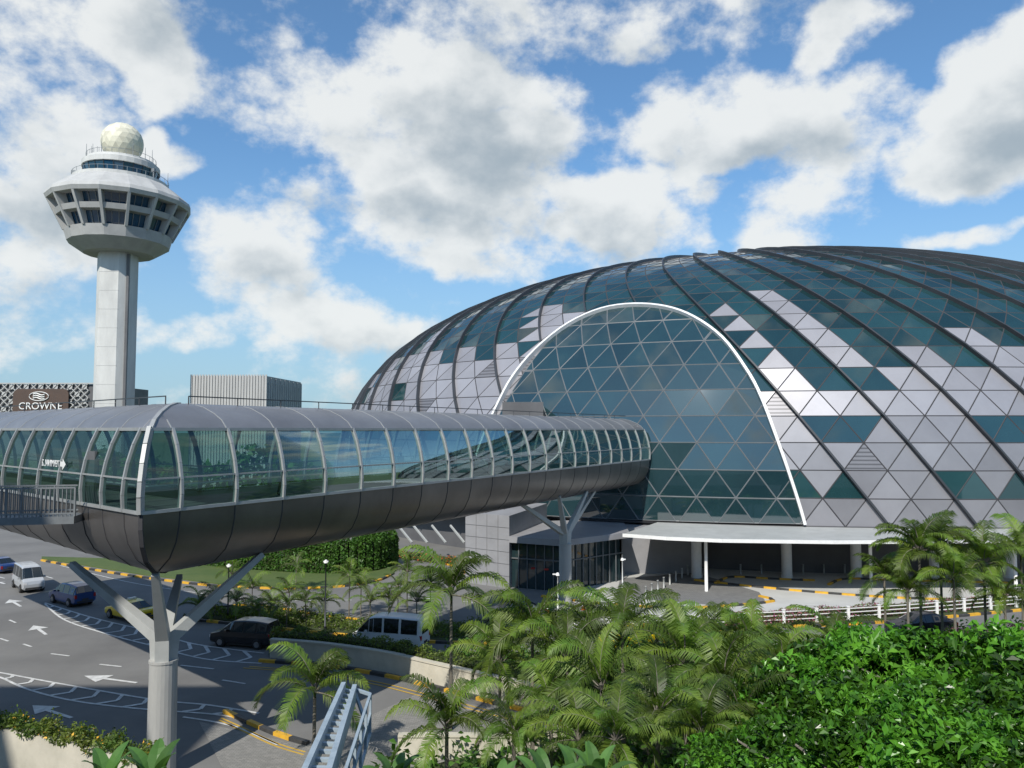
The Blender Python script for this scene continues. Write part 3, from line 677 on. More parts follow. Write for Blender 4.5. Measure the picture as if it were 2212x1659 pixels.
ob("cab_window_frame",b.mesh("cab_window_frame",['rib']),parent=tw,world=True)
for r,z in((9.5,69.2),(6.9,73.7)):
    b=MB()
    for i in range(32):
        a=2*math.pi*i/32; a2=2*math.pi*(i+1)/32; b.beam(cc(r,a,z),cc(r,a2,z),.06); b.beam(cc(r,a,z),cc(r,a,z-.9),.06)
    ob("roof_railing",b.mesh("roof_railing",['steel']),parent=tw,world=True)
for i in range(16):
    a=rnd.random()*6.28; r=rnd.choice([6.7,6.8,9.3]); z=72.8 if r<8 else 68.5; b=MB(); b.tube([cc(r,a,z),cc(r,a,z+rnd.uniform(2,4.5))],[.07,.035],6); ob("antenna",b.mesh("antenna",['steel']),parent=tw,world=True)
for a in(3.4,5.9,2.9): 
    b=MB(); p=Vector(cc(9.4,a,69.9)); b.box(p,(.8,.5,.7),a); b.beam(p-Vector((0,0,2.2)),p,.2); ob("floodlight",b.mesh("floodlight",['steel']),parent=tw,world=True)
bm=bmesh.new(); bmesh.ops.create_icosphere(bm,subdivisions=3,radius=4.3); 
me=bpy.data.meshes.new("radome"); bmesh.ops.translate(bm,verts=bm.verts,vec=(tp.x,tp.y,77.2)); bm.to_mesh(me); bm.free(); me.materials.append(M['radome'])
me.polygons.foreach_set("use_smooth",[False]*len(me.polygons))
at=me.attributes.new("tint",'FLOAT','FACE'); at.data.foreach_set("value",[rnd.random() for _ in me.polygons])
ob("radome",me,parent=tw,world=True,label="cream faceted ball-shaped radar cover")
# ================= HOTEL & BUILDING =================
ht=empty("hotel_building",(-122,203,0),label="hotel with white lattice facade and dark sign",category="hotel")
l=AT(-30,828,200); r=AT(203,832,200); zt=l.z
b=MB(); b.slab([(l.x,200.6),(r.x,200.6),(r.x,230),(l.x,230)],0,zt-.2); ob("wall",b.mesh("wall",['darkwall']),parent=ht,world=True)
b=MB(); cw_=1.9; nx=int((r.x-l.x)/cw_); 
for i in range(nx):
    for j in range(6):
        x=l.x+i*cw_; z=zt-(j+1)*cw_
        b.beam((x,200.2,z),(x+cw_,200.2,z+cw_),.3,.2); b.beam((x+cw_,200.25,z),(x,200.25,z+cw_),.3,.2)
        if (i+j)%2: 
            b.poly([(x+.5*cw_+.35*cw_*math.cos(q),200.05,z+.5*cw_+.35*cw_*math.sin(q)) for q in [k*math.pi/4 for k in range(8)]])
b.beam((l.x,200.1,zt),(r.x,200.1,zt),.3); ob("lattice_screen",b.mesh("lattice_screen",['concrete']),parent=ht,world=True,kind="stuff")
sa,sb_=AT(28,840,199.4),AT(146,896,199.4); w=sb_.x-sa.x; h=12
b=MB(); cxs=(sa.x+sb_.x)/2; 
pts=[]
for sx,sz,q0 in((1,1,0),(-1,1,90),(-1,-1,180),(1,-1,270)):
    for k in range(5):
        q=math.radians(q0+k*22.5)
        pts.append((cxs+sx*(w/2-1.5)+1.5*math.cos(q),199.5,sa.z-h/2+sz*(h/2-1.5)+1.5*math.sin(q)))
b.add(pts+[(x,199.9,z) for x,y,z in pts],[tuple(range(19,-1,-1))]+[(i,(i+1)%20,(i+1)%20+20,i+20) for i in range(20)])
ob("sign_board",b.mesh("sign_board",['brown']),parent=ht,world=True)
for s,y in(("CROWNE",884),("PLAZA",903)):
    me=textmesh(s,2.55,.05); me.materials.append(M['white']); p=AT(87,y,199.3); ob("sign_lettering",me,loc=(p.x+122,199.3-203,p.z),rot=(math.pi/2,0,0),parent=ht)
b=MB(); cz=AT(84,856,199.3).z; ccx=AT(84,856,199.3).x
ringp=[(ccx+2.5*math.cos(q),199.3,cz+1.15*math.sin(q)) for q in [k*math.pi/12 for k in range(25)]]
b.tube(ringp,.1,6); 
for k in(-.45,0,.45): b.tube([(ccx-1.5+3*u,199.3,cz+k*1.2+.22*math.sin(u*6.28)) for u in [i/10 for i in range(11)]],.15,6)
ob("sign_logo",b.mesh("sign_logo",['white']),parent=ht,world=True)
b2=empty("office_building",(-66,185,0),label="pale concrete block with vertical ribbed facade",category="building")
a=AT(414,816,180); c=AT(575,812,180); d=AT(650,838,205); zt=c.z
A3,C3,D3=Vector((a.x,a.y,0)),Vector((c.x,c.y,0)),Vector((d.x,d.y,0)); E3=A3+(D3-C3)
b=MB(); b.slab([A3,C3,D3,E3],0,zt); ob("wall",b.mesh("wall",['podc']),parent=b2,world=True)
b=MB()
for s,e,n in((A3,C3,26),(C3,D3,16)):
    dn=(e-s).normalized(); no=Vector((dn.y,-dn.x,0))
    for k in range(n+1):
        p=s.lerp(e,k/n)+no*.1; hh=zt+.3 if s is A3 else zt-1.2*(k%2)-.3; b.beam(p,p+Vector((0,0,hh)),.4,.2,up=(no.x,no.y,0))
ob("facade_fin",b.mesh("facade_fin",['concrete']),parent=b2,world=True,kind="stuff")
# ================= VEHICLES =================
def vehicle(kind,paint,base,toward,label,cat):
    base=Vector(base); hd=(Vector(toward)-base); ang=math.atan2(hd.y,hd.x)
    if kind=='van':
        St=[(2.5,.45,.75,.75,.78,.70),(2.42,.3,1.0,1.02,.84,.78),(2.05,.28,1.12,1.25,.86,.78),(1.25,.28,1.15,2.08,.86,.72),(.95,.28,1.15,2.16,.86,.73),(.3,.28,1.15,2.2,.87,.74),(.22,.28,1.15,2.2,.87,.74),(-.9,.28,1.15,2.2,.87,.74),(-.98,.28,1.15,2.2,.87,.74),(-2.2,.3,1.15,2.16,.86,.73),(-2.32,.32,1.15,2.1,.85,.71),(-2.42,.4,1.1,1.7,.82,.72)]; glassseg={2,3,4,6,8}; ws={2}; wb=(1.6,-1.55); wr=.34
    elif kind=='mpv':
        St=[(2.3,.4,.65,.66,.75,.68),(2.2,.25,.82,.85,.85,.75),(1.5,.22,.98,1.02,.88,.78),(.75,.22,1.02,1.62,.88,.66),(.5,.22,1.02,1.7,.89,.67),(-.25,.22,1.02,1.76,.89,.68),(-.33,.22,1.02,1.76,.89,.68),(-1.2,.22,1.03,1.75,.88,.67),(-1.28,.22,1.03,1.74,.88,.67),(-2.0,.25,1.04,1.66,.87,.64),(-2.25,.35,1.0,1.15,.84,.68)]; glassseg={2,3,4,6,8,9}; ws={2,9}; wb=(1.4,-1.35); wr=.33
    else:
        St=[(2.3,.4,.6,.62,.72,.66),(2.18,.22,.72,.75,.84,.75),(1.2,.2,.9,.93,.87,.76),(.45,.2,.92,1.38,.87,.6),(.2,.2,.92,1.44,.88,.6),(-.35,.2,.93,1.46,.88,.6),(-.42,.2,.93,1.46,.88,.6),(-1.0,.2,.94,1.4,.88,.58),(-1.75,.22,.95,.99,.86,.74),(-2.2,.28,.92,.95,.82,.72),(-2.32,.4,.8,.82,.78,.7)]; glassseg={2,3,4,6,7}; ws={2,7}; wb=(1.4,-1.35); wr=.32
    bd,gl=MB(),MB()
    def sec(s):
        x,zb,zl,zt,w,wt=s
        return [(0,zb),(.85*w,zb),(w,zb+.12),(w*1.01,(zb+zl)/2+.1),(.97*w,zl),(wt,zt-.06 if zt-zl>.2 else zt-.01),(wt*.85,zt),(0,zt+.01)]
    for k in range(len(St)-1):
        for sg in(1,-1):
            a,b_=sec(St[k]),sec(St[k+1])
            for q in range(7):
                V=[(St[k][0],sg*a[q][0],a[q][1]),(St[k][0],sg*a[q+1][0],a[q+1][1]),(St[k+1][0],sg*b_[q+1][0],b_[q+1][1]),(St[k+1][0],sg*b_[q][0],b_[q][1])]
                tall=max(St[k][3]-St[k][2],St[k+1][3]-St[k+1][2])>.2
                bd.add(V,[(0,1,2,3) if sg<0 else (3,2,1,0)])
                if (q==4 and k in glassseg and tall) or (q in(5,6) and k in ws):
                    c=sum((Vector(v) for v in V),Vector())/4; n_=(Vector(V[1])-Vector(V[0])).cross(Vector(V[2])-Vector(V[0])).normalized()
                    if n_.dot(c-Vector((c.x*.5,0,1)))<0: n_=-n_
                    V2=[Vector(v)+(c-Vector(v))*(.08 if q==4 else .03)+n_*.012 for v in V]; gl.add(V2,[(0,1,2,3)])
    for s in(St[0],St[-1]):
        p=sec(s); bd.add([(s[0],y,z) for y,z in p]+[(s[0],-y,z) for y,z in p[::-1]],[tuple(range(16))])
    if kind=='van':
        x=-2.44; gl.add([(x-.0,-.6,1.2),(x,.6,1.2),(x+.02,.58,1.65),(x+.02,-.58,1.65)],[(0,1,2,3)])
    e=empty(cat.replace(" ","_"),base,ang,label=label,category=cat,group="vehicles on the airport road")
    ob("body",bd.mesh("body",[paint],False),parent=e); ob("window",gl.mesh("window",['vglass']),parent=e)
    tr=MB(); tr.box((St[0][0]-.02,0,.42),(.1,1.3,.16)); tr.box((St[-1][0]+.02,0,.45),(.1,1.3,.14)); tr.box((0,0,.24),(3.6,1.6,.14))
    ob("bumper",tr.mesh("bumper",['black']),parent=e)
    if cat=="taxi":
        b=MB(); b.box((-.1,0,1.53),(.25,.6,.14)); ob("roof_sign",b.mesh("roof_sign",['white']),parent=e)
    fx=St[1][0]; zf=St[1][2]-.16
    for sg in(1,-1):
        b=MB(); b.box((fx-.02,sg*St[1][4]*.8,zf),(.2,.3,.17)); ob("headlight",b.mesh("headlight",['lampw']),parent=e)
        b=MB(); b.box((St[-1][0]+.05,sg*St[-1][4]*.9,St[-1][2]-.12),(.14,.18,.3)); ob("tail_light",b.mesh("tail_light",['lampr']),parent=e)
        b=MB(); b.box((St[3][0]+.15,sg*(St[3][4]+.12),St[3][2]+.08),(.14,.2,.16)); ob("mirror",b.mesh("mirror",[paint]),parent=e)
    b=MB(); b.box((St[-1][0]-.04,0,.62),(.03,.5,.13)); ob("number_plate",b.mesh("number_plate",['black']),parent=e)
    for x in wb:
        for sg in(1,-1):
            w=empty("wheel",(x,sg*.83,wr)); w.parent=e
            b=MB(); b.tube([(0,-.13,0),(0,-.1,0),(0,.1,0),(0,.13,0)],[wr*.9,wr,wr,wr*.9],20); b.tube([(0,-sg*.1,0.02),(0,sg*.062,0.02)],wr*1.18,20); ob("tyre",b.mesh("tyre",['tyre']),parent=w)
            b=MB(); b.tube([(0,sg*.1,0),(0,sg*.135,0)],wr*.6,10)
            for q in range(5):
                aa=q*1.2566; b.beam((.04*math.cos(aa),sg*.14,.04*math.sin(aa)),(wr*.6*math.cos(aa),sg*.14,wr*.6*math.sin(aa)),.05,.03,up=(0,1,0))
            ob("rim",b.mesh("rim",['rim']),parent=w)
    return e
def paint(n,c,m=.2): 
    M[n]=pm(n,c,tuple(x*.95 for x in c),scale=.5,rough=.28,metal=m,coat=.4)
paint('p_white',(.7,.71,.72),0); paint('p_black',(.01,.01,.013),0); paint('p_blue',(.02,.06,.2)); paint('p_silver',(.5,.52,.54)); paint('p_yellow',(.75,.52,.0),0); paint('p_grey',(.1,.11,.13))
R=Vector((0,0,.014))
vehicle('mpv','p_black',G(532,1393)+R,G(440,1386)+R,"black people carrier driving along the road","car")
vehicle('van','p_white',G(845,1400)+R,G(745,1392)+R,"white minibus driving beside the planted kerb","minibus")
vehicle('sedan','p_yellow',G(282,1336)+R,G(210,1318)+R,"yellow taxi passing behind the bridge pillar","taxi")
vehicle('mpv','p_blue',G(155,1303)+R,G(100,1288)+R,"dark blue hatchback on the curving road","car")
vehicle('van','p_silver',G(60,1272)+R,G(88,1292)+R,"silver minibus driving along the curving road","minibus")
vehicle('sedan','p_blue',G(0,1234)+R,G(-30,1226)+R,"blue car far along the curving road","car")
vehicle('sedan','p_yellow',G(1370,1398)+R,G(1300,1405)+R,"yellow taxi half hidden behind palm fronds","taxi")
vehicle('sedan','p_black',G(1990,1368)+R,G(1900,1372)+R,"black saloon car behind the palm trees","car")
vehicle('sedan','p_grey',G(1110,1338)+R,G(1030,1342)+R,"dark grey car near the lobby","car")
# ================= WALLS / FENCES =================
def wall(pts,h,name,mat,label,w=.25):
    P=spline([G(x,y) for x,y in pts],5); b=MB()
    for a,c in zip(P,P[1:]):
        b.beam(a+Vector((0,0,h/2)),c+Vector((0,0,h/2)),w,h)
    for a,c in zip(P,P[1:]): b.beam(a+Vector((0,0,h+.05)),c+Vector((0,0,h+.05)),w+.12,.098)
    ob(name,b.mesh(name,[mat]),label=label,category="wall"); return P
wall([(585,1420),(700,1430),(830,1450),(930,1474),(1070,1508),(1225,1545)],1.1,"planter_wall",'cream',"low cream concrete planter wall beside the road")
wall([(860,1640),(1000,1640),(1100,1640),(1240,1620)],1.0,"planter_wall",'cream',"cream concrete planter wall below the palms")
b=MB(); P=[AT(-60,1562,26),AT(120,1600,24.5),AT(330,1655,22.5)]
for a,c in zip(P,P[1:]): b.add([(a.x,a.y,a.z),(c.x,c.y,c.z),(c.x,c.y,0),(a.x,a.y,0),(a.x,a.y+.4,a.z),(c.x,c.y+.4,c.z),(c.x,c.y+.4,0),(a.x,a.y+.4,0)],[(0,1,2,3),(7,6,5,4),(4,5,1,0)])
ob("planter_wall",b.mesh("planter_wall",['cream']),label="cream concrete parapet planter with trailing shrubs",category="wall")
cs=[]
for k in range(5200):
    t=rnd.random()*1.999; i=int(t); p=P[i].lerp(P[i+1],t-i); cs.append((p.x+rnd.gauss(0,.05),p.y+.25+rnd.uniform(-.35,.5),p.z+abs(rnd.gauss(0,.16))+.12*math.sin(t*17)))
ob("trailing_shrub",leafmesh("trailing_shrub",cs,.13,['shrub','yellow'],mi=[1 if rnd.random()<.03 else 0 for _ in cs]),label="yellow green trailing shrub on the planter",category="shrub")
fe=empty("white_fence",G(1800,1345),label="low white metal fence along the forecourt",category="fence")
P=resample(spline([G(x,y) for x,y in((1240,1372),(1440,1360),(1700,1350),(1950,1335),(2250,1310))]),2.6)
for p in P:
    b=MB(); b.box((p.x,p.y,.6),(.2,.2,1.0)); b.box((p.x,p.y,1.13),(.26,.26,.05)); ob("fence_post",b.mesh("fence_post",['white']),parent=fe,world=True)
b=MB()
for a,c in zip(P,P[1:]):
    for z in(.4,.7,.98): b.beam(a+Vector((0,0,z)),c+Vector((0,0,z)),.06,.06)
ob("fence_rail",b.mesh("fence_rail",['white']),parent=fe,world=True)
fe=empty("steel_guard_rail",G(2100,1400),label="white steel guard rail beside the near road",category="fence")
P=resample([G(2060,1412),G(2330,1385)],1.6)
for p in P:
    b=MB(); b.box((p.x,p.y,.6),(.1,.1,1.1)); ob("rail_post",b.mesh("rail_post",['white']),parent=fe,world=True)
b=MB()
for a,c in zip(P,P[1:]):
    for z in(.5,.8,1.1): b.beam(a+Vector((0,0,z)),c+Vector((0,0,z)),.05,.05)
ob("guard_rail",b.mesh("guard_rail",['white']),parent=fe,world=True)
def lamp(px,py,h,arm,label,mat):
    p=G(px,py); e=empty("street_lamp",p,label=label,category="street lamp",group="street lamps")
    b=MB(); b.tube([(0,0,0),(0,0,h)],[.07,.04],8); b.tube([(0,0,0),(0,0,.4)],.1,8); ob("lamp_post",b.mesh("lamp_post",[mat],True),parent=e)
    b=MB(); b.box((arm*.5,0,h),(max(.35,abs(arm)),.16,.08)); b.rev([(.0,h-.12),(.16,h-.1),(.1,h+.1),(0,h+.14)],10); ob("lamp_head",b.mesh("lamp_head",['white']),parent=e)
lamp(702,1365,5.0,0,"slim dark lamp post in the median",'rib'); lamp(492,1335,4.0,0,"slim dark lamp post among small palms",'rib')
lamp(1345,1295,3.4,.2,"slim white lamp post on the plaza",'white'); lamp(1205,1330,3.2,-.4,"white lamp post with curved head",'white'); lamp(715,1215,4.5,0,"slim lamp post by the hedge",'rib')
for x,y in((1183,1325),(1260,1318),(2145,1278)):
    e=G(x,y)+Vector((0,0,.04)); b=MB(); b.rev([(.2,0),(.2,.03),(.13,.03),(.03,.7),(0,.7)],12); b.rev([(.105,.3),(.085,.42)],12,1); ob("traffic_cone",b.mesh("traffic_cone",['orange','white']),loc=e,label="orange traffic cone on the pavement",category="traffic cone",group="traffic cones")
gw=empty("steel_gangway",(-4,12,9),label="blue-grey steel maintenance gangway with ladder rails",category="gangway")
b=MB()
a1,a2=AT(650,1700,10.0),AT(742,1490,14.5); c1,c2=AT(705,1700,10.0),AT(766,1495,14.5)
for a,c in((a1,a2),(c1,c2)): b.beam(a,c,.08,.28)
for k in range(15): b.beam(a1.lerp(a2,k/14),c1.lerp(c2,k/14),.06,.05)
ob("ladder_beam",b.mesh("ladder_beam",['bsteel']),parent=gw,world=True)
b=MB(); d1_,d2_=AT(735,1700,10),AT(800,1500,14.2)
for z in(0,-.35,-.7): b.beam(d1_+Vector((0,0,z)),d2_+Vector((0,0,z)),.045,.045)
for k in range(6):
    p=d1_.lerp(d2_,k/5); b.beam(p,p-Vector((0,0,.75)),.045,.045)
b.beam(c2,d2_+Vector((0,0,-.7)),.05,.05); b.beam(c2+Vector((0,0,.05)),d2_,.05,.05)
ob("handrail",b.mesh("handrail",['bsteel']),parent=gw,world=True)
# ================= VEGETATION =================
def crown(L_,nf,seed,subs=3):
    r=random.Random(seed); b=MB()
    for f in range(nf):
        az=f*2.399+r.uniform(-.3,.3); lay=f/nf; el=math.radians(82-lay*80+r.uniform(-10,10)); ln=L_*r.uniform(.8,1.12)
        p=Vector((0,0,0)); ns=22; tn=r.random(); droop=math.radians(r.uniform(75,125)); pts=[]
        for k in range(ns+1):
            t=k/ns; e=el-droop*t**1.4; d=Vector((math.cos(az)*math.cos(e),math.sin(az)*math.cos(e),math.sin(e))); pts.append((p.copy(),d)); p+=d*ln/ns
        b.tube([q[0] for q in pts[::3]],[.032*(1-.8*k/len(pts[::3])) for k in range(len(pts[::3]))],4,1,False)
        side=Vector((-math.sin(az),math.cos(az),0)); tw_=r.uniform(-.4,.4)
        for k in range(3,ns+1):
            for si in range(subs):
                sub=si/subs
                if k==ns and sub: continue
                t=(k+sub)/ns; q,d=pts[k]; q=q+d*sub*ln/ns; ll=ln*.33*math.sin(math.pi*min(1,(t*.86+.1)))**.6*r.uniform(.75,1.1)
                up=d.cross(side)
                if up.z<0: up=-up
                for sg in(1,-1):
                    s=side*sg*math.cos(tw_*sg)+up*(.3+sg*tw_*.4+r.uniform(-.12,.12))
                    dl=(s*.85+d*(.65+r.uniform(-.1,.1))).normalized(); m1=q+dl*ll*.45; dl2=(dl+Vector((0,0,-1.0))).normalized(); tip=m1+dl2*ll*.55; wv=d*.017*(L_/2.5)
                    b.add([q-wv,q+wv,m1+wv*1.2,m1-wv*1.2,tip],[(0,1,2,3),(3,2,4)],0,min(1,max(0,tn+r.uniform(-.25,.25))))
    return b.mesh("crown",['palm','trunk'])
crowns=[crown(2.6,13,1),crown(2.6,11,2),crown(2.6,15,3),crown(2.6,12,8)]; small=[crown(1.6,9,4,2),crown(1.6,10,5,2)]
tb=MB(); tb.tube([(0,0,0),(.02,0,.05),(.03,.02,.35),(0,.03,.7),(0,0,1)],[1.3,1.05,.9,.85,.75],10); trunkm=tb.mesh("trunk",['trunk'],True)
def palm(px,py,Y,L_,lab,grp,sm=False):
    c=AT(px,py,Y); h=max(.4,c.z); e=empty("palm_tree",(c.x,c.y,0),rnd.random()*6.28,label=lab,category="palm tree",group=grp)
    ob("trunk",trunkm,parent=e,scale=(.045 if sm else .085,.045 if sm else .085,h))
    me=rnd.choice(small if sm else crowns); s=L_/(1.6 if sm else 2.6)*(1 if sm else 1.2); ob("crown",me,loc=(0,0,h),parent=e,scale=(s,s,s*rnd.uniform(.95,1.2)),rot=(rnd.uniform(-.12,.12),rnd.uniform(-.12,.12),0))
for q in [(975,1285,38,2.8),(1150,1365,34,2.4),(1225,1425,32,2.3),(1345,1360,33,2.6),(1480,1435,30,2.4),(1565,1490,27,2.3),(1300,1490,28,2.2),(680,1495,33,2.3),(965,1575,27,2.0),(1420,1550,24,2.0),(1620,1420,33,2.3),(1190,1530,29,2.0),(1080,1430,36,2.1),(1400,1440,35,2.2),(1690,1440,30,2.1),(1520,1590,22,1.7),(1330,1600,22,1.6),(1540,1400,34,2.2),(1270,1350,37,2.1),(1450,1370,37,2.1),(1250,1600,24,1.7),(1600,1560,24,1.8),(1800,1390,32,2.0),(1110,1590,26,1.5)]:
    palm(*q,"tall green feather palm in the planting bed","palms in the planting bed")
for q in [(1985,1190,45,2.7),(2060,1250,43,2.2),(2125,1220,46,2.5),(2205,1195,47,2.7),(1910,1250,46,2.1),(1960,1280,44,1.9),(2170,1290,44,1.9),(2030,1175,47,2.4)]:
    palm(*q,"slender green palm beside the forecourt fence","palms by the forecourt")
for x,y,Y in [(465,1290,60),(510,1300,59),(545,1270,61),(585,1305,58),(625,1280,60),(660,1300,59),(755,1245,60),(700,1300,60),(800,1300,58),(840,1290,59),(880,1235,60),(430,1310,59),(560,1320,57),(900,1300,57),(620,1310,57),(640,1225,70),(500,1240,72),(930,1260,58),(860,1270,61),(780,1270,61)]:
    palm(x,y,Y,1.9,"small young palm in the median planting","small palms in the median",True)
tm_=[]
for k in range(3):
    P_,E_,t_=clumpy(13000,3.0,2.4,48,.85,0); tm_.append(leafmesh("crown",P_,.27,['leaf'],asp=.45,up=.5,outward=E_,tn=t_))
def btree(px,py,Y,s,lab="dense glossy green broadleaf tree in the planting bed"):
    c=AT(px,py,Y); h=c.z-1.6*s; e=empty("broadleaf_tree",(c.x,c.y,0),rnd.random()*6.28,label=lab,category="tree",group="broadleaf trees in the planting bed")
    b=MB(); b.tube([(0,0,0),(.05,0,h*.5),(0,.05,h)],[.2,.15,.12],8)
    for k in range(6):
        a=k*1.05; b.tube([(0,0,h*.8),(math.cos(a)*s,math.sin(a)*s,h+.5*s),(math.cos(a)*2*s,math.sin(a)*2*s,h+1.0*s)],[.09,.06,.02],5)
    ob("trunk",b.mesh("trunk",['trunk']),parent=e); ob("crown",rnd.choice(tm_),loc=(0,0,h),parent=e,scale=(s,s,s*1.1))
for q in [(1880,1410,27,1.0),(1990,1395,25,1.05),(2130,1450,24,.95),(2230,1430,23,1.1),(1760,1480,24,.85),(1940,1500,20,.85),(2080,1520,17,.75),(2190,1540,16,.75),(1730,1580,18,.7),(1860,1600,14.5,.6),(2000,1610,13.5,.58),(2120,1640,13,.6),(2230,1600,13.5,.65),(1640,1590,20,.65)]: btree(*q)
def hedge(pts,w,h,n,size,mats,name,label,cat,frac=0,z0=.1):
    P=spline([G(x,y) for x,y in pts],6); cs=[];out=[]
    core=MB()
    for a,c in zip(P,P[1:]): core.beam(a+Vector((0,0,h*.45+z0)),c+Vector((0,0,h*.45+z0)),w*.85,h*.85)
    for k in range(n):
        t=rnd.random()*(len(P)-1.001); i=int(t); p=P[i].lerp(P[i+1],t-i); d=(P[i+1]-P[i]).normalized(); s=Vector((d.y,-d.x,0)); q=rnd.random(); wob=.12*math.sin(t*2.3)*h
        if q<.35: o=s*rnd.uniform(-w/2,w/2)+Vector((0,0,h+wob+rnd.gauss(0,.07))); nn=(0,0,1)
        else:
            sg=1 if rnd.random()<.6 else -1
            o=s*sg*(w/2+rnd.gauss(0,.07))+Vector((0,0,rnd.uniform(0,h+wob))); nn=tuple(s*sg)
        cs.append(tuple(p+o+Vector((0,0,z0)))); out.append(nn)
    e=empty(name,P[len(P)//2],label=label,category=cat)
    ob("leaf_cover",leafmesh("leaf_cover",cs,size,mats,outward=np.array(out),mi=[1 if rnd.random()<frac else 0 for _ in cs]),parent=e,world=True)
    ob("inner_core",core.mesh("inner_core",['soil']),parent=e,world=True)  # solid dark boxes filling the hedge behind its leaf cover
hedge([(450,1218),(560,1228),(700,1236),(790,1232),(835,1217)],2.6,3.2,18000,.3,['hedge'],"hedge","tall clipped green hedge by the road","hedge")
hedge([(1560,1352),(1700,1346),(1900,1333),(2230,1305)],1.0,.8,6500,.16,['shrub','pink'],"flowering_shrub","pink flowering shrubs behind the white fence","shrub",.5)
hedge([(2080,1425),(2200,1415),(2330,1405)],2.0,1.5,5000,.16,['shrub','pink'],"flowering_shrub","pink flowering shrubs beside the guard rail","shrub",.6)
hedge([(590,1412),(700,1420),(830,1438),(930,1462),(1070,1494),(1210,1528)],1.0,1.4,9000,.17,['shrub'],"planter_shrub","leafy shrubs on the cream planter wall","shrub",0)
hedge([(830,1200),(900,1210),(980,1222),(1000,1232)],.8,.7,2500,.2,['shrub','orange'],"low_hedge","low reddish hedge near the lobby","hedge",.15)
def cover(pts,n,size,h,mats,name,label,frac=0):
    P=[G(x,y) for x,y in pts]; xs=[p.x for p in P]; ys=[p.y for p in P]; cs=[]
    while len(cs)<n:
        x=rnd.uniform(min(xs),max(xs)); y=rnd.uniform(min(ys),max(ys)); c=False
        for i in range(len(P)):
            a,b_=P[i],P[(i+1)%len(P)]
            if (a.y>y)!=(b_.y>y) and x<(b_.x-a.x)*(y-a.y)/(b_.y-a.y)+a.x: c=not c
        if c: cs.append((x,y,.12+rnd.random()*h*(.5+.5*math.sin(x*1.7)*math.cos(y*1.3))))
    ob(name,leafmesh(name,cs,size,mats,mi=[1 if rnd.random()<frac else 0 for _ in cs]),kind="stuff",label=label,category="ground cover")
cover([(395,1332),(600,1353),(780,1372),(900,1380),(1080,1386),(1170,1378),(1060,1354),(860,1354),(700,1337),(600,1320),(520,1314)],9000,.2,.9,['shrub','trunk'],"ground_cover","mixed low plants covering the median island",.1)
cover([(820,1690),(1000,1650),(1240,1610),(1230,1570),(1500,1490),(2700,1430),(2600,2100),(700,2100)],22000,.35,2.2,['hedge'],"ground_cover","dense green undergrowth below the palms")
cover([(1240,1500),(1400,1470),(2400,1425),(2400,1390),(1900,1390),(1400,1415),(950,1415),(1070,1480)],16000,.26,1.8,['shrub','hedge'],"ground_cover","leafy undergrowth beside the near road",.6)
def banana(px,py,Y,n,ln,seed):
    r=random.Random(seed); c=AT(px,py,Y); e=empty("banana_plant",(c.x,c.y,0),label="banana plant with broad upright leaves",category="plant",group="banana plants")
    b=MB(); b.tube([(0,0,0),(0,0,c.z)],[.16,.08],8); ob("stem",b.mesh("stem",['hedge']),parent=e)
    b=MB()
    for k in range(n):
        az=k*2.4+r.random(); el=math.radians(r.uniform(55,85)); p=Vector((0,0,c.z)); prev=None; tn=r.random()
        for q in range(11):
            t=q/10; e_=el-math.radians(70)*t*t; d=Vector((math.cos(az)*math.cos(e_),math.sin(az)*math.cos(e_),math.sin(e_))); s=Vector((-math.sin(az),math.cos(az),0)); w=ln*.14*math.sin(math.pi*min(1,t*.93+.06))**.7
            row=[p-s*w+Vector((0,0,w*.3)),p,p+s*w+Vector((0,0,w*.3))]
            if prev: b.add(prev+row,[(0,1,4,3),(1,2,5,4)],0,min(1,tn+r.uniform(0,.2)))
            prev=row; p=p+d*ln/10
    ob("leaves",b.mesh("leaves",['banana']),parent=e)
for q in [(230,1730,9.5,6,.7,1),(330,1740,9,6,.75,2),(420,1780,10,5,.6,3),(1180,1730,11,7,.75,4),(1290,1710,12,7,.75,5),(1080,1750,11,5,.7,6),(850,1710,16,6,.9,9),(1240,1700,14,6,.8,10)]: banana(*q)
cs=[]
for k in range(9000):
    x=rnd.uniform(-230,-20); y=148+rnd.uniform(0,8)+abs(x)*.1; cs.append((x,y,rnd.random()**.8*(8+2.5*math.sin(x*.21)+1.5*math.sin(x*.57))))
ob("distant_wood",leafmesh("distant_wood",cs,1.5,['hedge'],asp=.8),kind="stuff",label="belt of distant green trees beyond the road",category="wood")
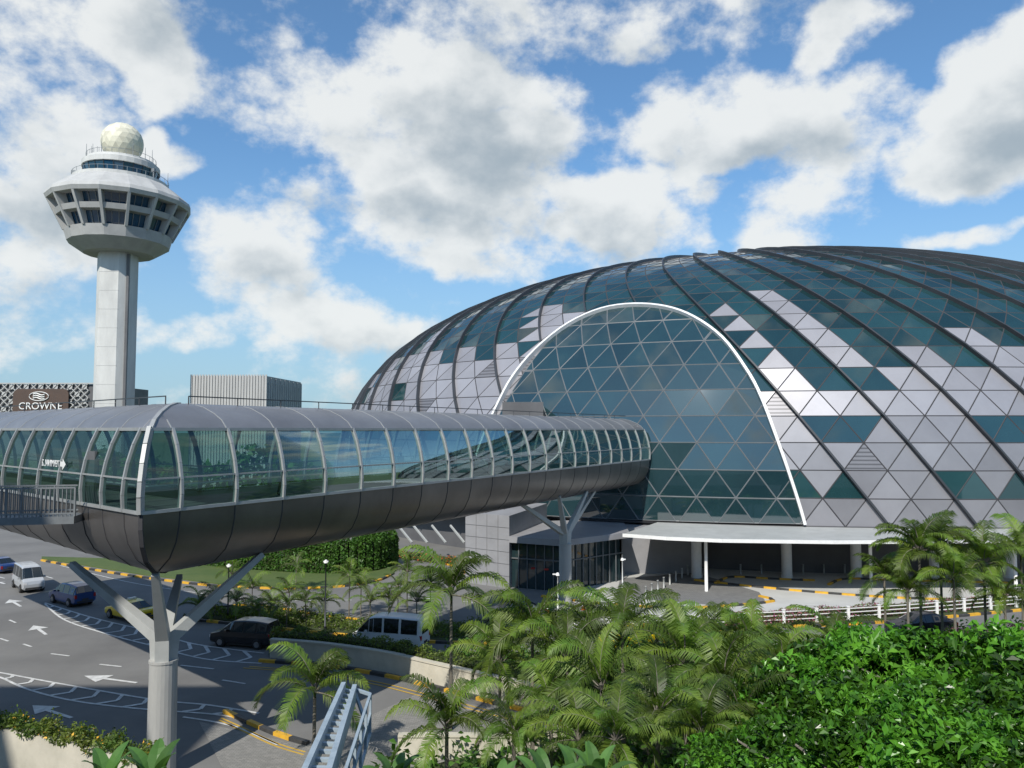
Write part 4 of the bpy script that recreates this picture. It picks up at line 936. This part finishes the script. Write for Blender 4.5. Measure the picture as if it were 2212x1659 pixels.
# ================= PEOPLE =================
M['skin']=pm("skin",(.4,.25,.17)); M['trousers']=pm("trousers",(.03,.035,.05)); M['hair']=pm("hair",(.015,.012,.01)); M['sh1']=pm("dark_shirt",(.05,.05,.06)); M['sh2']=pm("orange_shirt",(.6,.2,.05)); M['sh3']=pm("pale_shirt",(.45,.45,.45))
def person_mesh(shirt):
    J={'p':(0,0,.95,.14),'w':(0,0,1.12,.13),'c':(0,0,1.35,.15),'n':(0,0,1.5,.06),'h':(0,.01,1.62,.1),'t':(0,0,1.72,.07),
       'sl':(.18,0,1.42,.06),'el':(.24,.02,1.14,.045),'hl':(.24,.1,.9,.035),'sr':(-.18,0,1.42,.06),'er':(-.24,-.04,1.14,.045),'hr':(-.24,.04,.9,.035),
       'll':(.1,0,.88,.09),'kl':(.11,.08,.5,.065),'fl':(.11,.0,.08,.045),'tl':(.11,.16,.04,.04),'lr':(-.1,0,.88,.09),'kr':(-.11,-.02,.5,.065),'fr':(-.11,-.18,.1,.045),'tr':(-.11,-.04,.04,.04)}
    E=['pw','wc','cn','nh','ht',('c','sl'),('sl','el'),('el','hl'),('c','sr'),('sr','er'),('er','hr'),('p','ll'),('ll','kl'),('kl','fl'),('fl','tl'),('p','lr'),('lr','kr'),('kr','fr'),('fr','tr')]
    ks=list(J); me=bpy.data.meshes.new("pm"); me.from_pydata([J[k][:3] for k in ks],[(ks.index(e[0]),ks.index(e[1])) for e in E],[])
    o=bpy.data.objects.new("pm",me); COL.objects.link(o); o.modifiers.new("s",'SKIN')
    if not me.skin_vertices:
        bpy.context.view_layer.objects.active=o; bpy.ops.object.modifier_remove(modifier="s"); bpy.ops.object.modifier_add(type='SKIN')
    for k,d in zip(ks,me.skin_vertices[0].data): d.radius=(J[k][3],J[k][3]*.85)
    me.skin_vertices[0].data[0].use_root=True
    o.modifiers.new("u",'SUBSURF').levels=1
    bpy.context.view_layer.update(); m2=bpy.data.meshes.new_from_object(o.evaluated_get(bpy.context.evaluated_depsgraph_get())); bpy.data.objects.remove(o)
    m2.materials.clear()
    for c in('skin','trousers',shirt,'hair'): m2.materials.append(M[c])
    for p in m2.polygons:
        z=p.center.z; x=abs(p.center.x); p.use_smooth=True
        p.material_index=3 if z>1.66 or (z>1.55 and p.center.y<-.03) else 0 if z>1.49 or (x>.19 and z<1.12) else 2 if z>.97 else 1 if z>.06 else 3
    return m2
pms={k:person_mesh(k) for k in('sh1','sh2','sh3')}
for s,n,k,l in [(4,2.2,'sh1',"person in dark clothes walking"),(14.5,1.2,'sh3',"person in pale top walking"),(19,1.8,'sh1',"person in dark clothes walking"),(23,1.0,'sh1',"person in dark clothes walking"),(24.2,1.7,'sh3',"person in pale top walking"),(36,1.5,'sh2',"person in orange shirt walking"),(44,1.2,'sh1',"person in dark clothes walking")]:
    p=bp(0,s,n,11.43); ob("person",pms[k],loc=p,rot=(0,0,math.atan2(dr[0].y,dr[0].x)-math.pi/2+(math.pi if s%2>1 else 0)),label=l+" along the glazed bridge",category="person",group="people on the bridge")
